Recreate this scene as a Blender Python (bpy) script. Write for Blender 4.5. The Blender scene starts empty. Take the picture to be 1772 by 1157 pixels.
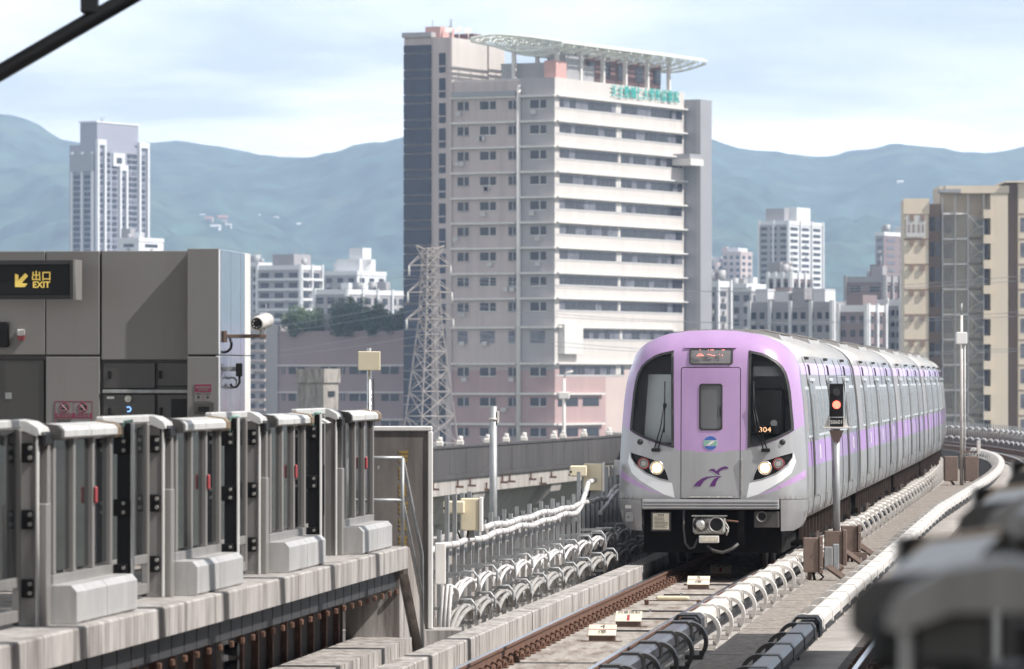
import bpy, bmesh, math, random
from mathutils import Vector, Matrix
from mathutils.geometry import delaunay_2d_cdt
random.seed(7)
R = math.radians
sc = bpy.context.scene
C = sc.collection

# ------------------------------------------------------------------ camera, sky, sun, exposure
FPX = 8800.0            # focal length in pixels of the 1772 px wide photograph
CAMZ = 3.1              # metres above the rail head
HOR = 655.0             # horizon row in the photograph
cam = bpy.data.cameras.new('camera'); camo = bpy.data.objects.new('camera', cam); C.objects.link(camo)
camo.location = (0, 0, CAMZ); camo.rotation_euler = (R(90) + math.atan((HOR - 578.5) / FPX), 0, 0)
cam.sensor_width = 36; cam.lens = 36 * FPX / 1772; cam.clip_start = 0.5; cam.clip_end = 20000
cam.dof.use_dof = True; cam.dof.focus_distance = 80; cam.dof.aperture_fstop = 4.9
sc.camera = camo

SUN = Vector((0.93, -0.32, 1.10)).normalized()
SUN_EL = math.asin(SUN.z); SUN_AZ = math.atan2(SUN.x, SUN.y)
w = bpy.data.worlds.new('World'); sc.world = w; w.use_nodes = True
nt = w.node_tree; nt.nodes.clear(); N = nt.nodes.new; L = nt.links.new
out = N('ShaderNodeOutputWorld'); bg = N('ShaderNodeBackground'); L(bg.outputs[0], out.inputs[0])
sky = N('ShaderNodeTexSky'); sky.sky_type = 'NISHITA'; sky.sun_disc = False
sky.sun_elevation = SUN_EL; sky.sun_rotation = SUN_AZ; sky.air_density = 1.2; sky.dust_density = 1.5; sky.ozone_density = 1.5
tc = N('ShaderNodeTexCoord'); mp = N('ShaderNodeMapping'); mp.inputs['Scale'].default_value = (8, 8, 46)
mp.inputs['Location'].default_value = (3.9, 1.2, 1.7)
n1 = N('ShaderNodeTexNoise'); n1.inputs['Scale'].default_value = 1.0; n1.inputs['Detail'].default_value = 9; n1.inputs['Roughness'].default_value = 0.52
cr = N('ShaderNodeValToRGB'); cr.color_ramp.elements[0].position = 0.30; cr.color_ramp.elements[1].position = 0.62
cr.color_ramp.elements[0].color = (0.85, 0.85, 0.85, 1)
n2 = N('ShaderNodeTexNoise'); n2.inputs['Scale'].default_value = 0.95; n2.inputs['Detail'].default_value = 9; n2.inputs['Distortion'].default_value = .4
cr2 = N('ShaderNodeValToRGB'); cr2.color_ramp.elements[0].color = (5.6, 6.1, 6.7, 1); cr2.color_ramp.elements[1].color = (12.6, 12.5, 12.4, 1)
cr2.color_ramp.elements[0].position = 0.36; cr2.color_ramp.elements[1].position = 0.60
mx = N('ShaderNodeMix'); mx.data_type = 'RGBA'
L(tc.outputs['Generated'], mp.inputs['Vector']); L(mp.outputs[0], n1.inputs['Vector']); L(mp.outputs[0], n2.inputs['Vector'])
L(n1.outputs[0], cr.inputs[0]); L(n2.outputs[0], cr2.inputs[0])
L(cr.outputs[0], mx.inputs['Factor']); L(sky.outputs[0], mx.inputs[6]); L(cr2.outputs[0], mx.inputs[7])
sx_ = N('ShaderNodeSeparateXYZ'); L(tc.outputs['Generated'], sx_.inputs[0])
hr = N('ShaderNodeMapRange'); hr.inputs['From Min'].default_value = 0.0; hr.inputs['From Max'].default_value = 0.45; hr.inputs['To Min'].default_value = 1.5; hr.inputs['To Max'].default_value = 0.5; hr.interpolation_type = 'SMOOTHSTEP'
L(sx_.outputs['Z'], hr.inputs['Value']); vm = N('ShaderNodeVectorMath'); vm.operation = 'SCALE'
L(cr2.outputs[0], vm.inputs[0]); L(hr.outputs[0], vm.inputs['Scale']); L(vm.outputs[0], mx.inputs[7])
L(mx.outputs[2], bg.inputs[0]); bg.inputs[1].default_value = 0.09

sun = bpy.data.lights.new('sun', 'SUN'); sun.energy = 5.0; sun.angle = R(0.6); sun.color = (1.0, 0.965, 0.915)
suno = bpy.data.objects.new('sun', sun); C.objects.link(suno)
suno.rotation_euler = (-SUN).to_track_quat('-Z', 'Y').to_euler()
sc.view_settings.view_transform = 'Standard'; sc.view_settings.look = 'None'
sc.view_settings.exposure = 0.45; sc.view_settings.gamma = 1.0
sc.cycles.max_bounces = 7; sc.cycles.diffuse_bounces = 3; sc.cycles.glossy_bounces = 3; sc.cycles.transmission_bounces = 5
sc.cycles.transparent_max_bounces = 16; sc.cycles.volume_bounces = 1; sc.cycles.use_denoising = True
sc.cycles.caustics_reflective = False; sc.cycles.caustics_refractive = False; sc.cycles.sample_clamp_indirect = 4

# ------------------------------------------------------------------ helpers
def px_at(px, Y): return (px - 886.0) * Y / FPX
def z_at(y, Y): return CAMZ + (HOR - y) * Y / FPX

def hermite(pts):
    n = len(pts); m = []
    for i in range(n):
        a = pts[max(i - 1, 0)]; b = pts[min(i + 1, n - 1)]
        m.append((b[1] - a[1]) / (b[0] - a[0]))
    def f(t):
        if t <= pts[0][0]: return pts[0][1] + m[0] * (t - pts[0][0]), m[0]
        if t >= pts[-1][0]: return pts[-1][1] + m[-1] * (t - pts[-1][0]), m[-1]
        for i in range(n - 1):
            if t <= pts[i + 1][0]: break
        h = pts[i + 1][0] - pts[i][0]; s = (t - pts[i][0]) / h
        p0, p1, m0, m1 = pts[i][1], pts[i + 1][1], m[i] * h, m[i + 1] * h
        v = (2*s**3-3*s**2+1)*p0 + (s**3-2*s**2+s)*m0 + (-2*s**3+3*s**2)*p1 + (s**3-s**2)*m1
        d = ((6*s*s-6*s)*p0 + (3*s*s-4*s+1)*m0 + (-6*s*s+6*s)*p1 + (3*s*s-2*s)*m1) / h
        return v, d
    return f
track = hermite([(-12,-7.9),(0,-6.4),(20,-3.9),(36,-1.98),(45,-.92),(57.5,.45),(66,1.38),(82,3.2),(102,5.45),(140,9.75),
                 (160,11.95),(175,13.4),(190,14.6),(205,15.45),(220,15.9),(240,15.9),(270,14.2),(300,10.9)])
def TP(Y, off=0.0, z=0.0):
    c, d = track(Y); n = math.hypot(1, d)
    if 2.4 < off < 6.0 and Y > 118: off += min(1.0, .75*(Y-118)/60)      # the second track swings wider on the curve
    return Vector((c + off / n, Y - off * d / n, z))
def TR(Y): return -math.atan(track(Y)[1])     # z rotation whose local +y runs along the track

def tag(o, label=None, cat=None, group=None, kind=None):
    if label: o['label'] = label
    if cat: o['category'] = cat
    if group: o['group'] = group
    if kind: o['kind'] = kind
    return o
def empty(name, label, cat, loc=(0,0,0), rz=0.0, group=None):
    o = bpy.data.objects.new(name, None); C.objects.link(o); o.location = loc; o.rotation_euler = (0,0,rz)
    o.empty_display_size = 0.2
    return tag(o, label, cat, group)
def inst(name, me, parent=None, loc=(0,0,0), rz=0.0, scale=None):
    o = bpy.data.objects.new(name, me); C.objects.link(o); o.parent = parent; o.location = loc; o.rotation_euler = (0,0,rz)
    if scale: o.scale = scale
    return o
def copy_tree(o, parent=None):
    c = o.copy(); C.objects.link(c); c.parent = parent
    for ch in list(o.children): copy_tree(ch, c)
    return c

class MB:
    def __init__(s): s.v = []; s.f = []; s.m = []; s.sm = []
    def add(s, vs, fs, mi=0, smooth=False):
        b = len(s.v); s.v += [tuple(p) for p in vs]
        for f in fs: s.f.append(tuple(b + i for i in f)); s.m.append(mi); s.sm.append(smooth)
        return s
    def box(s, x0, x1, y0, y1, z0, z1, mi=0):
        return s.add([(x0,y0,z0),(x1,y0,z0),(x1,y1,z0),(x0,y1,z0),(x0,y0,z1),(x1,y0,z1),(x1,y1,z1),(x0,y1,z1)],
                     [(0,3,2,1),(4,5,6,7),(0,1,5,4),(1,2,6,5),(2,3,7,6),(3,0,4,7)], mi)
    def cbox(s, x0, x1, y0, y1, z0, z1, b=.01, mi=0):      # box with all edges chamfered
        bm = bmesh.new(); bmesh.ops.create_cube(bm, size=1)
        for v in bm.verts: v.co = ((x0+x1)/2+v.co.x*(x1-x0), (y0+y1)/2+v.co.y*(y1-y0), (z0+z1)/2+v.co.z*(z1-z0))
        bmesh.ops.bevel(bm, geom=list(bm.edges), offset=b, segments=1, affect='EDGES', profile=.5)
        bm.verts.index_update(); s.add([v.co for v in bm.verts], [[v.index for v in f.verts] for f in bm.faces], mi); bm.free(); return s
    def prism(s, prof, axis, a0, a1, mi=0, smooth=False):   # prof: 2D loop; axis 'x': (y,z); 'y': (x,z); 'z': (x,y)
        n = len(prof)
        def P(p, a): return (a,p[0],p[1]) if axis == 'x' else (p[0],a,p[1]) if axis == 'y' else (p[0],p[1],a)
        vs = [P(p,a0) for p in prof] + [P(p,a1) for p in prof]
        fs = [(i,(i+1)%n,n+(i+1)%n,n+i) for i in range(n)]
        s.add(vs, fs, mi, smooth); b = len(s.v)
        return s.add(vs, [tuple(range(n))[::-1], tuple(range(n,2*n))], mi)
    def tube(s, pts, r, n=8, mi=0, cap=True, smooth=True):
        pts = [Vector(p) for p in pts]; rs = r if isinstance(r, (list,tuple)) else [r]*len(pts)
        rings = []; up = None
        for i, p in enumerate(pts):
            t = (pts[min(i+1,len(pts)-1)] - pts[max(i-1,0)]).normalized()
            if up is None: up = Vector((0,0,1)) if abs(t.z) < .9 else Vector((1,0,0))
            a = t.cross(up).normalized(); b2 = a.cross(t).normalized(); up = b2
            rings.append([p + (a*math.cos(2*math.pi*k/n) + b2*math.sin(2*math.pi*k/n))*rs[i] for k in range(n)])
        vs = [q for ring in rings for q in ring]
        fs = [(i*n+k, i*n+(k+1)%n, (i+1)*n+(k+1)%n, (i+1)*n+k) for i in range(len(pts)-1) for k in range(n)]
        s.add(vs, fs, mi, smooth)
        if cap: s.add(rings[0], [tuple(range(n))[::-1]], mi); s.add(rings[-1], [tuple(range(n))], mi)
        return s
    def bar(s, p, q, wd, mi=0): return s.tube([p, q], wd*.7071, 4, mi, True, False)
    def sweep(s, prof, path, mi=0, cap=True, closed=True, smooth=False):   # prof (off,z), path list of track Y
        n = len(prof); vs = []
        for Y in path: vs += [TP(Y, o, z) for o, z in prof]
        m = n if closed else n-1
        s.add(vs, [(i*n+k, i*n+(k+1)%n, (i+1)*n+(k+1)%n, (i+1)*n+k) for i in range(len(path)-1) for k in range(m)], mi, smooth)
        if cap and closed:
            b = len(path)-1; s.add(vs[:n], [tuple(range(n))], mi); s.add(vs[b*n:], [tuple(range(n))[::-1]], mi)
        return s
    def mesh(s, name, mats, fix=False):
        me = bpy.data.meshes.new(name); me.from_pydata(s.v, [], s.f)
        for m in (mats if isinstance(mats, (list,tuple)) else [mats]): me.materials.append(m)
        me.polygons.foreach_set('material_index', s.m); me.polygons.foreach_set('use_smooth', s.sm)
        if fix:
            bm = bmesh.new(); bm.from_mesh(me); bmesh.ops.remove_doubles(bm, verts=bm.verts, dist=1e-4)
            bmesh.ops.recalc_face_normals(bm, faces=bm.faces); bm.to_mesh(me); bm.free()
        me.update(); return me
    def build(s, name, mats, parent=None, loc=(0,0,0), rz=0.0, fix=True):
        return inst(name, s.mesh(name, mats, fix), parent, loc, rz)

def rng(a, b, st):
    n = max(1, int(round((b-a)/st))); return [a + (b-a)*i/n for i in range(n+1)]
def circle(cx, cz, r, n=20): return [(cx+r*math.cos(2*math.pi*k/n), cz+r*math.sin(2*math.pi*k/n)) for k in range(n)]

# ------------------------------------------------------------------ materials
def mat(name, col, rough=.6, metal=0.0, var=.12, scale=3.0, bump=0.0, stretch=(1,1,1), dirt=None, dirt_amt=.4, spec=None, emit=None, estr=0, coat=0, dscale=.9, dlo=.5):
    m = bpy.data.materials.new(name); m.use_nodes = True; t = m.node_tree; b = t.nodes['Principled BSDF']
    b.inputs['Roughness'].default_value = rough; b.inputs['Metallic'].default_value = metal
    if spec is not None: b.inputs['Specular IOR Level'].default_value = spec
    if coat: b.inputs['Coat Weight'].default_value = coat; b.inputs['Coat Roughness'].default_value = .08
    if emit: b.inputs['Emission Color'].default_value = (*emit,1); b.inputs['Emission Strength'].default_value = estr
    c = (*col, 1)
    if var <= 0 and not dirt: b.inputs['Base Color'].default_value = c; return m
    g = t.nodes.new('ShaderNodeNewGeometry'); mpp = t.nodes.new('ShaderNodeMapping'); mpp.inputs['Scale'].default_value = stretch
    t.links.new(g.outputs['Position'], mpp.inputs['Vector'])
    no = t.nodes.new('ShaderNodeTexNoise'); no.inputs['Scale'].default_value = scale; no.inputs['Detail'].default_value = 8; no.inputs['Roughness'].default_value = .62
    t.links.new(mpp.outputs[0], no.inputs['Vector'])
    rp = t.nodes.new('ShaderNodeValToRGB'); rp.color_ramp.elements[0].position = .3; rp.color_ramp.elements[1].position = .7
    rp.color_ramp.elements[0].color = (*[max(0,x*(1-var)) for x in col],1); rp.color_ramp.elements[1].color = (*[min(1,x*(1+var)) for x in col],1)
    t.links.new(no.outputs[0], rp.inputs[0]); src = rp.outputs[0]
    if dirt:
        n2 = t.nodes.new('ShaderNodeTexNoise'); n2.inputs['Scale'].default_value = scale*dscale; n2.inputs['Detail'].default_value = 10; n2.inputs['Roughness'].default_value = .7
        m2 = t.nodes.new('ShaderNodeMapping'); m2.inputs['Scale'].default_value = (stretch[0]*1.7, stretch[1]*1.7, stretch[2]*.6); m2.inputs['Location'].default_value = (7,3,5)
        t.links.new(g.outputs['Position'], m2.inputs['Vector']); t.links.new(m2.outputs[0], n2.inputs['Vector'])
        r2 = t.nodes.new('ShaderNodeValToRGB'); r2.color_ramp.elements[0].position = dlo; r2.color_ramp.elements[1].position = dlo+.2
        r2.color_ramp.elements[0].color = (0,0,0,1); r2.color_ramp.elements[1].color = (dirt_amt,)*3+(1,)
        t.links.new(n2.outputs[0], r2.inputs[0]); mm = t.nodes.new('ShaderNodeMix'); mm.data_type = 'RGBA'
        t.links.new(r2.outputs[0], mm.inputs['Factor']); t.links.new(src, mm.inputs[6]); mm.inputs[7].default_value = (*dirt,1); src = mm.outputs[2]
    t.links.new(src, b.inputs['Base Color'])
    if bump:
        bp = t.nodes.new('ShaderNodeBump'); bp.inputs['Strength'].default_value = bump; bp.inputs['Distance'].default_value = .02
        t.links.new(no.outputs[0], bp.inputs['Height']); t.links.new(bp.outputs[0], b.inputs['Normal'])
    rr = t.nodes.new('ShaderNodeMapRange'); rr.inputs['To Min'].default_value = max(0,rough-.08); rr.inputs['To Max'].default_value = min(1,rough+.1)
    t.links.new(no.outputs[0], rr.inputs[0]); t.links.new(rr.outputs[0], b.inputs['Roughness'])
    return m
def glass(name, tint, trans=.35, rough=.04):
    m = bpy.data.materials.new(name); m.use_nodes = True; t = m.node_tree; t.nodes.clear()
    o = t.nodes.new('ShaderNodeOutputMaterial'); p = t.nodes.new('ShaderNodeBsdfPrincipled'); tr = t.nodes.new('ShaderNodeBsdfTransparent')
    p.inputs['Base Color'].default_value = (*tint,1); p.inputs['Roughness'].default_value = rough
    tr.inputs[0].default_value = (.94,.96,.96,1)
    fr = t.nodes.new('ShaderNodeFresnel'); fr.inputs[0].default_value = 1.5
    mr = t.nodes.new('ShaderNodeMapRange'); mr.inputs['From Min'].default_value = 0; mr.inputs['From Max'].default_value = .8; mr.inputs['To Min'].default_value = 1-trans; mr.inputs['To Max'].default_value = 1
    mix = t.nodes.new('ShaderNodeMixShader'); t.links.new(fr.outputs[0], mr.inputs[0]); t.links.new(mr.outputs[0], mix.inputs[0])
    t.links.new(tr.outputs[0], mix.inputs[1]); t.links.new(p.outputs[0], mix.inputs[2]); t.links.new(mix.outputs[0], o.inputs[0]); return m

M = {}
M['concrete'] = mat('concrete', (.33,.30,.275), .85, 0, .28, 3, .35, (1,1,.35), (.10,.08,.07), .8, dlo=.46)
M['concrete_light'] = mat('concrete_light', (.45,.42,.395), .85, 0, .3, 5, .35, (1,1,.25), (.13,.11,.10), .95, dlo=.44)
M['slabwall'] = mat('slab_wall', (.18,.16,.15), .9, 0, .3, 4, .3, (1,1,.25), (.07,.06,.055), .7)
M['coping'] = mat('coping', (.41,.385,.37), .85, 0, .25, 4, .3, (1,1,.22), (.14,.12,.11), .9, dlo=.45)
M['plinth'] = mat('gate_plinth', (.46,.455,.45), .45, .1, .12, 4, 0, (1,1,.3), (.27,.255,.24), .6)
M['trackbed'] = mat('trackbed', (.35,.315,.28), .9, 0, .3, 4.5, .4, (.9,.16,1), (.15,.10,.075), .9, dlo=.46)
M['trackbed_dark'] = mat('trackbed_darker', (.11,.095,.085), .9, 0, .35, 3.5, .4, (.5,.3,1), (.05,.04,.035), .8, dlo=.47)  # much darker brown than the first bed, for the second track
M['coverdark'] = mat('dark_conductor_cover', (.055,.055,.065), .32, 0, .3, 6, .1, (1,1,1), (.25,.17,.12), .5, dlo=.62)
M['recess_shade'] = mat('platform_recess_shade', (.045,.036,.032), .85, 0, .4, 3)  # near-black brown puts the shade under the coping into the colour
M['walkway'] = mat('walkway', (.27,.235,.205), .9, 0, .3, 11, .8, (1,.35,1), (.12,.10,.085), .7, dlo=.47)
M['rust'] = mat('rust', (.16,.085,.058), .8, .2, .35, 14, .3, (1,1,1), (.06,.038,.028), .7)
M['railtop'] = mat('rail_top', (.55,.56,.58), .22, 1, .08, 5)
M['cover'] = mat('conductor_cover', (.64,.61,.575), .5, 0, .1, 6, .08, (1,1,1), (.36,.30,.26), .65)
M['darkrub'] = mat('dark_rubber', (.035,.035,.038), .6, 0, .2, 6)
M['black'] = mat('black_metal', (.009,.009,.010), .45, 0, .2, 6, spec=.3)
M['cave'] = mat('underframe', (.010,.009,.0085), .9, 0, .4, 5, spec=.2)
M['underbrown'] = mat('underfloor_brown', (.055,.038,.03), .8, .1, .4, 6)
M['steel'] = mat('galvanised', (.36,.37,.38), .55, .6, .18, 9, .1, (1,1,.4), (.22,.2,.19), .5)
M['brownsteel'] = mat('brown_steel', (.20,.145,.12), .65, .3, .15, 12, .1)
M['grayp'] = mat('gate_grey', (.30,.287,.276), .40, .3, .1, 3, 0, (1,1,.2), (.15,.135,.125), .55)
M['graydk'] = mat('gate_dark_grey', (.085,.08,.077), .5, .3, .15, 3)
M['gatewhite'] = mat('gate_white', (.60,.595,.58), .42, .1, .08, 4, 0, (1,1,.3), (.38,.36,.335), .6)
M['bronze'] = mat('gate_bronze', (.34,.24,.15), .4, .5, .1, 5)
M['wallpanel'] = mat('wall_panel', (.215,.207,.20), .5, .1, .06, 1.0, 0, (1,1,.4), (.17,.16,.152), .5)
M['walldoor'] = mat('steel_door', (.075,.072,.07), .4, .5, .2, 1.5, 0, (1,1,.2))
M['metalpanel'] = mat('mirror_panel', (.78,.79,.82), .16, .9, .04, 2, 0, (1,1,.1))
M['silver'] = mat('train_silver', (.47,.465,.47), .32, .75, .07, 3, 0, (1,1,.15), (.34,.31,.285), .5)
M['silverfront'] = mat('train_front_silver', (.37,.368,.376), .34, .35, .06, 3, 0, (1,1,.2), (.30,.28,.26), .45, coat=.4)
M['silverlt'] = mat('train_light_silver', (.80,.80,.81), .35, .2, .03, 2, coat=.4)
M['roofsil'] = mat('train_roof', (.43,.42,.41), .5, .3, .12, 3, 0, (1,1,1), (.24,.18,.14), .6)
M['purple'] = mat('train_purple', (.44,.275,.50), .30, .05, .05, 1.5, 0, (1,1,.4), (.36,.21,.42), .4, coat=.5)
M['purpleside'] = mat('train_side_purple', (.44,.30,.56), .35, .3, .06, 2)
M['lav'] = mat('train_lavender', (.60,.50,.74), .35, .2, .04, 2)
M['dkpurple'] = mat('logo_purple', (.10,.02,.14), .4, 0, 0)
M['glassdark'] = glass('cab_glass', (.02,.022,.026), .97, .03)
M['glasspane'] = glass('gate_glass', (.03,.032,.034), .58, .05)
M['winglass'] = mat('train_window', (.50,.475,.46), .26, .7, .12, 3, 0, (1,1,.2))
M['rubber'] = mat('gasket', (.03,.028,.028), .5, 0, 0)
M['blind'] = mat('sun_blind', (.88,.90,.91), .7, 0, .05, 4, .1)
M['cabin'] = mat('cab_interior', (.55,.56,.58), .6, 0, .15, 2)
M['white'] = mat('white_paint', (.74,.72,.70), .5, 0, .06, 4, 0, (1,1,.4), (.5,.46,.43), .5)
M['cream'] = mat('cream_plastic', (.72,.64,.47), .5, 0, .04, 5, 0, (1,1,1), (.55,.47,.35), .3)
M['pipew'] = mat('white_conduit', (.58,.565,.56), .55, 0, .12, 7, .05, (1,1,1), (.30,.26,.235), .65)
M['cableg'] = mat('grey_cable', (.33,.315,.30), .55, 0, .15, 8, 0, (1,1,1), (.17,.15,.135), .65)
M['red'] = mat('red_paint', (.36,.06,.07), .5, 0, .05, 3)
M['maroon'] = mat('maroon_print', (.22,.02,.06), .5, 0, 0)
M['signyellow'] = mat('sign_yellow', (.55,.40,.10), .5, 0, 0, emit=(.85,.6,.12), estr=.35)
M['signcream'] = mat('marker_cream', (.74,.68,.55), .55, 0, .06, 8, 0, (1,1,1), (.5,.38,.27), .5)
M['yellowpaint'] = mat('worn_yellow', (.36,.235,.05), .85, 0, .35, 14, 0, (1,1,1), (.17,.15,.135), .75, dscale=1.4, dlo=.45)
M['ink'] = mat('ink', (.03,.025,.025), .6, 0, 0)
M['lamp_on'] = mat('headlamp_lit', (1,.9,.7), .3, 0, 0, emit=(1.0,.60,.27), estr=1.7)
M['lamp_off'] = mat('lamp_grey', (.5,.48,.45), .25, 0, 0)
M['red_on'] = mat('red_aspect_lit', (1,.2,.15), .3, 0, 0, emit=(1.0,.10,.06), estr=3.2)
M['led'] = mat('led_red', (.6,.08,.05), .4, 0, 0, emit=(1.0,.42,.34), estr=.8)
M['ledorange'] = mat('led_orange', (.7,.35,.15), .4, 0, 0, emit=(1.0,.55,.3), estr=1.3)
M['ledblue'] = mat('led_blue', (.1,.3,.7), .4, 0, 0, emit=(.25,.5,1.0), estr=1.2)
M['chrome'] = mat('chrome', (.7,.69,.66), .25, 1, .15, 20)
M['alloy'] = mat('cast_alloy', (.42,.41,.39), .5, .6, .25, 18, .2, (1,1,1), (.16,.13,.11), .6)
M['blue'] = mat('logo_blue', (.05,.12,.42), .4, 0, 0)
M['green'] = mat('logo_green', (.12,.42,.30), .4, 0, 0)
M['signgreen'] = mat('sign_green', (.03,.40,.36), .5, 0, 0)
# city
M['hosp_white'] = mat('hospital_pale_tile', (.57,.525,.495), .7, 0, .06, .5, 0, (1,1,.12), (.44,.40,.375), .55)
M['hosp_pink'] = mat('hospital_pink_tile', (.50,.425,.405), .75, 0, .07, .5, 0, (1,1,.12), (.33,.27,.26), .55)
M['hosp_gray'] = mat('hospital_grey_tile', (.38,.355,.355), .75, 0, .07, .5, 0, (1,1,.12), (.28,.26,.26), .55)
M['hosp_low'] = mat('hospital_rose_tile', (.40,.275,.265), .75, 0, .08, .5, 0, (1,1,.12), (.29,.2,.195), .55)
M['ledge'] = mat('ledge_white', (.66,.63,.60), .6, 0, .08, .6, 0, (1,1,.3), (.46,.43,.40), .5)
M['finny'] = mat('grey_fin', (.30,.30,.315), .6, .1, .05, .2)
M['curtain'] = mat('blue_curtain_glass', (.010,.018,.040), .12, 0, .4, .35, 0, (1,1,.08), spec=.25)
M['bwin'] = mat('building_window', (.020,.022,.028), .15, 0, .5, .5, spec=.3)
M['bwin2'] = mat('building_window_blind', (.13,.13,.155), .35, 0, .5, .8)
M['bframe'] = mat('window_frame', (.52,.50,.49), .5, .2, .05, 1)
M['louver'] = mat('roof_louver', (.36,.355,.36), .6, .2, .1, 1.2, 0, (1,1,.05))
M['pinkbox'] = mat('pink_plant_room', (.55,.33,.30), .7, 0, .06, .4)
M['brownbox'] = mat('brown_recess', (.17,.10,.095), .7, 0, .2, .4)
M['canopyw'] = mat('canopy_white', (.74,.76,.70), .5, .1, .04, .5)
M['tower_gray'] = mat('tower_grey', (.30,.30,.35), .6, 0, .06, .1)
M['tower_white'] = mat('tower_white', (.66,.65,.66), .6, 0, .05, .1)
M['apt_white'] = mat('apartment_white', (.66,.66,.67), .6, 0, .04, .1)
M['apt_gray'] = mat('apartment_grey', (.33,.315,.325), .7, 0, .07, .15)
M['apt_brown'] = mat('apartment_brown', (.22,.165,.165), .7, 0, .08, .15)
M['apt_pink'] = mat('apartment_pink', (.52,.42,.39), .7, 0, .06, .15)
M['podium'] = mat('podium_tile', (.31,.23,.225), .75, 0, .06, .2, 0, (1,1,.3), (.25,.19,.185), .5)
M['creamwall'] = mat('cream_wall', (.62,.53,.42), .7, 0, .05, .2, 0, (1,1,.3), (.54,.44,.34), .5)
M['brownwall'] = mat('brown_wall', (.24,.165,.125), .7, 0, .1, .3)
M['stairglass'] = glass('stair_glass', (.40,.36,.30), .86, .1)
M['leaf'] = mat('leaf', (.05,.085,.035), .6, 0, .5, 1.2)
M['leafl'] = mat('leaf_light', (.10,.15,.055), .6, 0, .4, 1.2)
M['bark'] = mat('bark', (.12,.09,.07), .8, 0, .2, 3)
M['lattice'] = mat('pylon_steel', (.36,.315,.29), .65, .2, .15, .6)
M['ground'] = mat('ground', (.14,.15,.12), .95, 0, .4, .02, 0)
M['hill'] = mat('hillside', (.036,.072,.055), .95, 0, .85, .03, 0, (1,.5,1), (.10,.135,.075), .8, dscale=.25)
M['viad'] = mat('viaduct_concrete', (.40,.37,.345), .85, 0, .18, 1.2, 0, (1,1,.25), (.20,.175,.16), .7)
M['viadpar'] = mat('viaduct_parapet', (.06,.055,.055), .8, 0, .35, 1.2, 0, (1,1,.15), (.14,.125,.12), .6)
M['redroof'] = mat('red_roof', (.50,.22,.16), .7, 0, .1, .3)

FONT = None
def text(name, s, size, m, parent, mtx, thick=.002, align='CENTER', sx=1.0, bold=0.0):
    cu = bpy.data.curves.new('txt', 'FONT'); cu.body = s; cu.size = size; cu.extrude = thick; cu.align_x = align; cu.align_y = 'CENTER'
    cu.offset = bold
    o = bpy.data.objects.new('txt', cu); C.objects.link(o)
    me = bpy.data.meshes.new_from_object(o, depsgraph=bpy.context.evaluated_depsgraph_get())
    bpy.data.objects.remove(o); me.materials.clear(); me.materials.append(m); me.name = name
    me.transform(mtx @ Matrix.Diagonal((sx,1,1,1)))
    return inst(name, me, parent)
# text lying in the local x-z plane and read from -y
def face_front(x, y, z): return Matrix.Translation((x,y,z)) @ Matrix.Rotation(R(90),4,'X')

# ================================================================== SETTING
GZ = -11.0
def ground_mesh():
    mb = MB(); mb.add([(-9000,-900,GZ),(9000,-900,GZ),(9000,9000,GZ),(-9000,9000,GZ)], [(0,1,2,3)])
    return mb
tag(ground_mesh().build('ground', M['ground']), kind='structure')

ridge = hermite([(-2600,100),(-1200,150),(-300,172),(0,190),(60,210),(118,236),(200,243),(280,238),(330,243),(420,258),(490,268),(545,270),(600,262),
                 (700,232),(820,215),(960,220),(1100,222),(1212,232),(1260,247),(1330,258),(1410,270),(1450,262),(1500,255),(1550,246),(1620,250),(1700,258),(1772,253),(2000,235),(2600,190),(4200,150)])
import mathutils
def hill_z(X, Y):
    YR = 6000.0
    px = 886 + X*FPX/YR
    top = z_at(ridge(px)[0], YR)
    t = (Y-2600)/(YR-2600)
    if t <= 0: return GZ - 2
    if t > 1: t = 1 - .6*(t-1)
    base = t**1.25
    n = mathutils.noise.fractal(Vector((X*.0022+3, Y*.0011, .3)), 1.0, 2.0, 5)
    n2 = mathutils.noise.fractal(Vector((X*.012, Y*.009, 5.3)), 1.0, 2.0, 4)
    sp = mathutils.noise.noise(Vector((X*.0035+.0011*Y, Y*.0003, 9.1)))
    edge = max(0.0, 1 - abs(t-.5)*2) if t < 1 else 0
    return GZ - 2 + (top-GZ)*base*(1 + edge*(.42*n + .42*sp)) + (4+22*edge)*n2*min(1,t*2) + 3*mathutils.noise.noise(Vector((X*.04,Y*.03,2.2)))
mb = MB(); nx, ny = 420, 190; vs = []
for j in range(ny+1):
    Y = 2600 + 4600*j/ny
    for i in range(nx+1):
        X = -2600 + 5200*i/nx
        vs.append((X, Y, hill_z(X,Y)))
mb.add(vs, [(j*(nx+1)+i, j*(nx+1)+i+1, (j+1)*(nx+1)+i+1, (j+1)*(nx+1)+i) for j in range(ny) for i in range(nx)], 0, True)
tag(mb.build('hills', M['hill'], fix=False), kind='structure')
def hill_hit(px, y):
    dx = (px-886)/FPX; dz = (HOR-y)/FPX; Y = 2650
    while Y < 7000:
        if hill_z(dx*Y, Y) > CAMZ + dz*Y: return Vector((dx*Y, Y, CAMZ+dz*Y))
        Y += 12
    return None

# haze: one closed box of air around everything, the sky outside it
mb = MB(); mb.box(-3200,3200,-200,7300,GZ-1,700)
hz = mb.build('haze', None or mat('air', (1,1,1)), fix=True); tag(hz, kind='stuff')
hm = bpy.data.materials.new('haze_air'); hm.use_nodes = True; t = hm.node_tree; t.nodes.clear()
o = t.nodes.new('ShaderNodeOutputMaterial'); pv = t.nodes.new('ShaderNodeVolumePrincipled')
pv.inputs['Color'].default_value = (.56,.72,1.0,1); pv.inputs['Density'].default_value = .00014; pv.inputs['Anisotropy'].default_value = 0.0
t.links.new(pv.outputs[0], o.inputs['Volume']); hz.data.materials.clear(); hz.data.materials.append(hm)

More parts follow.
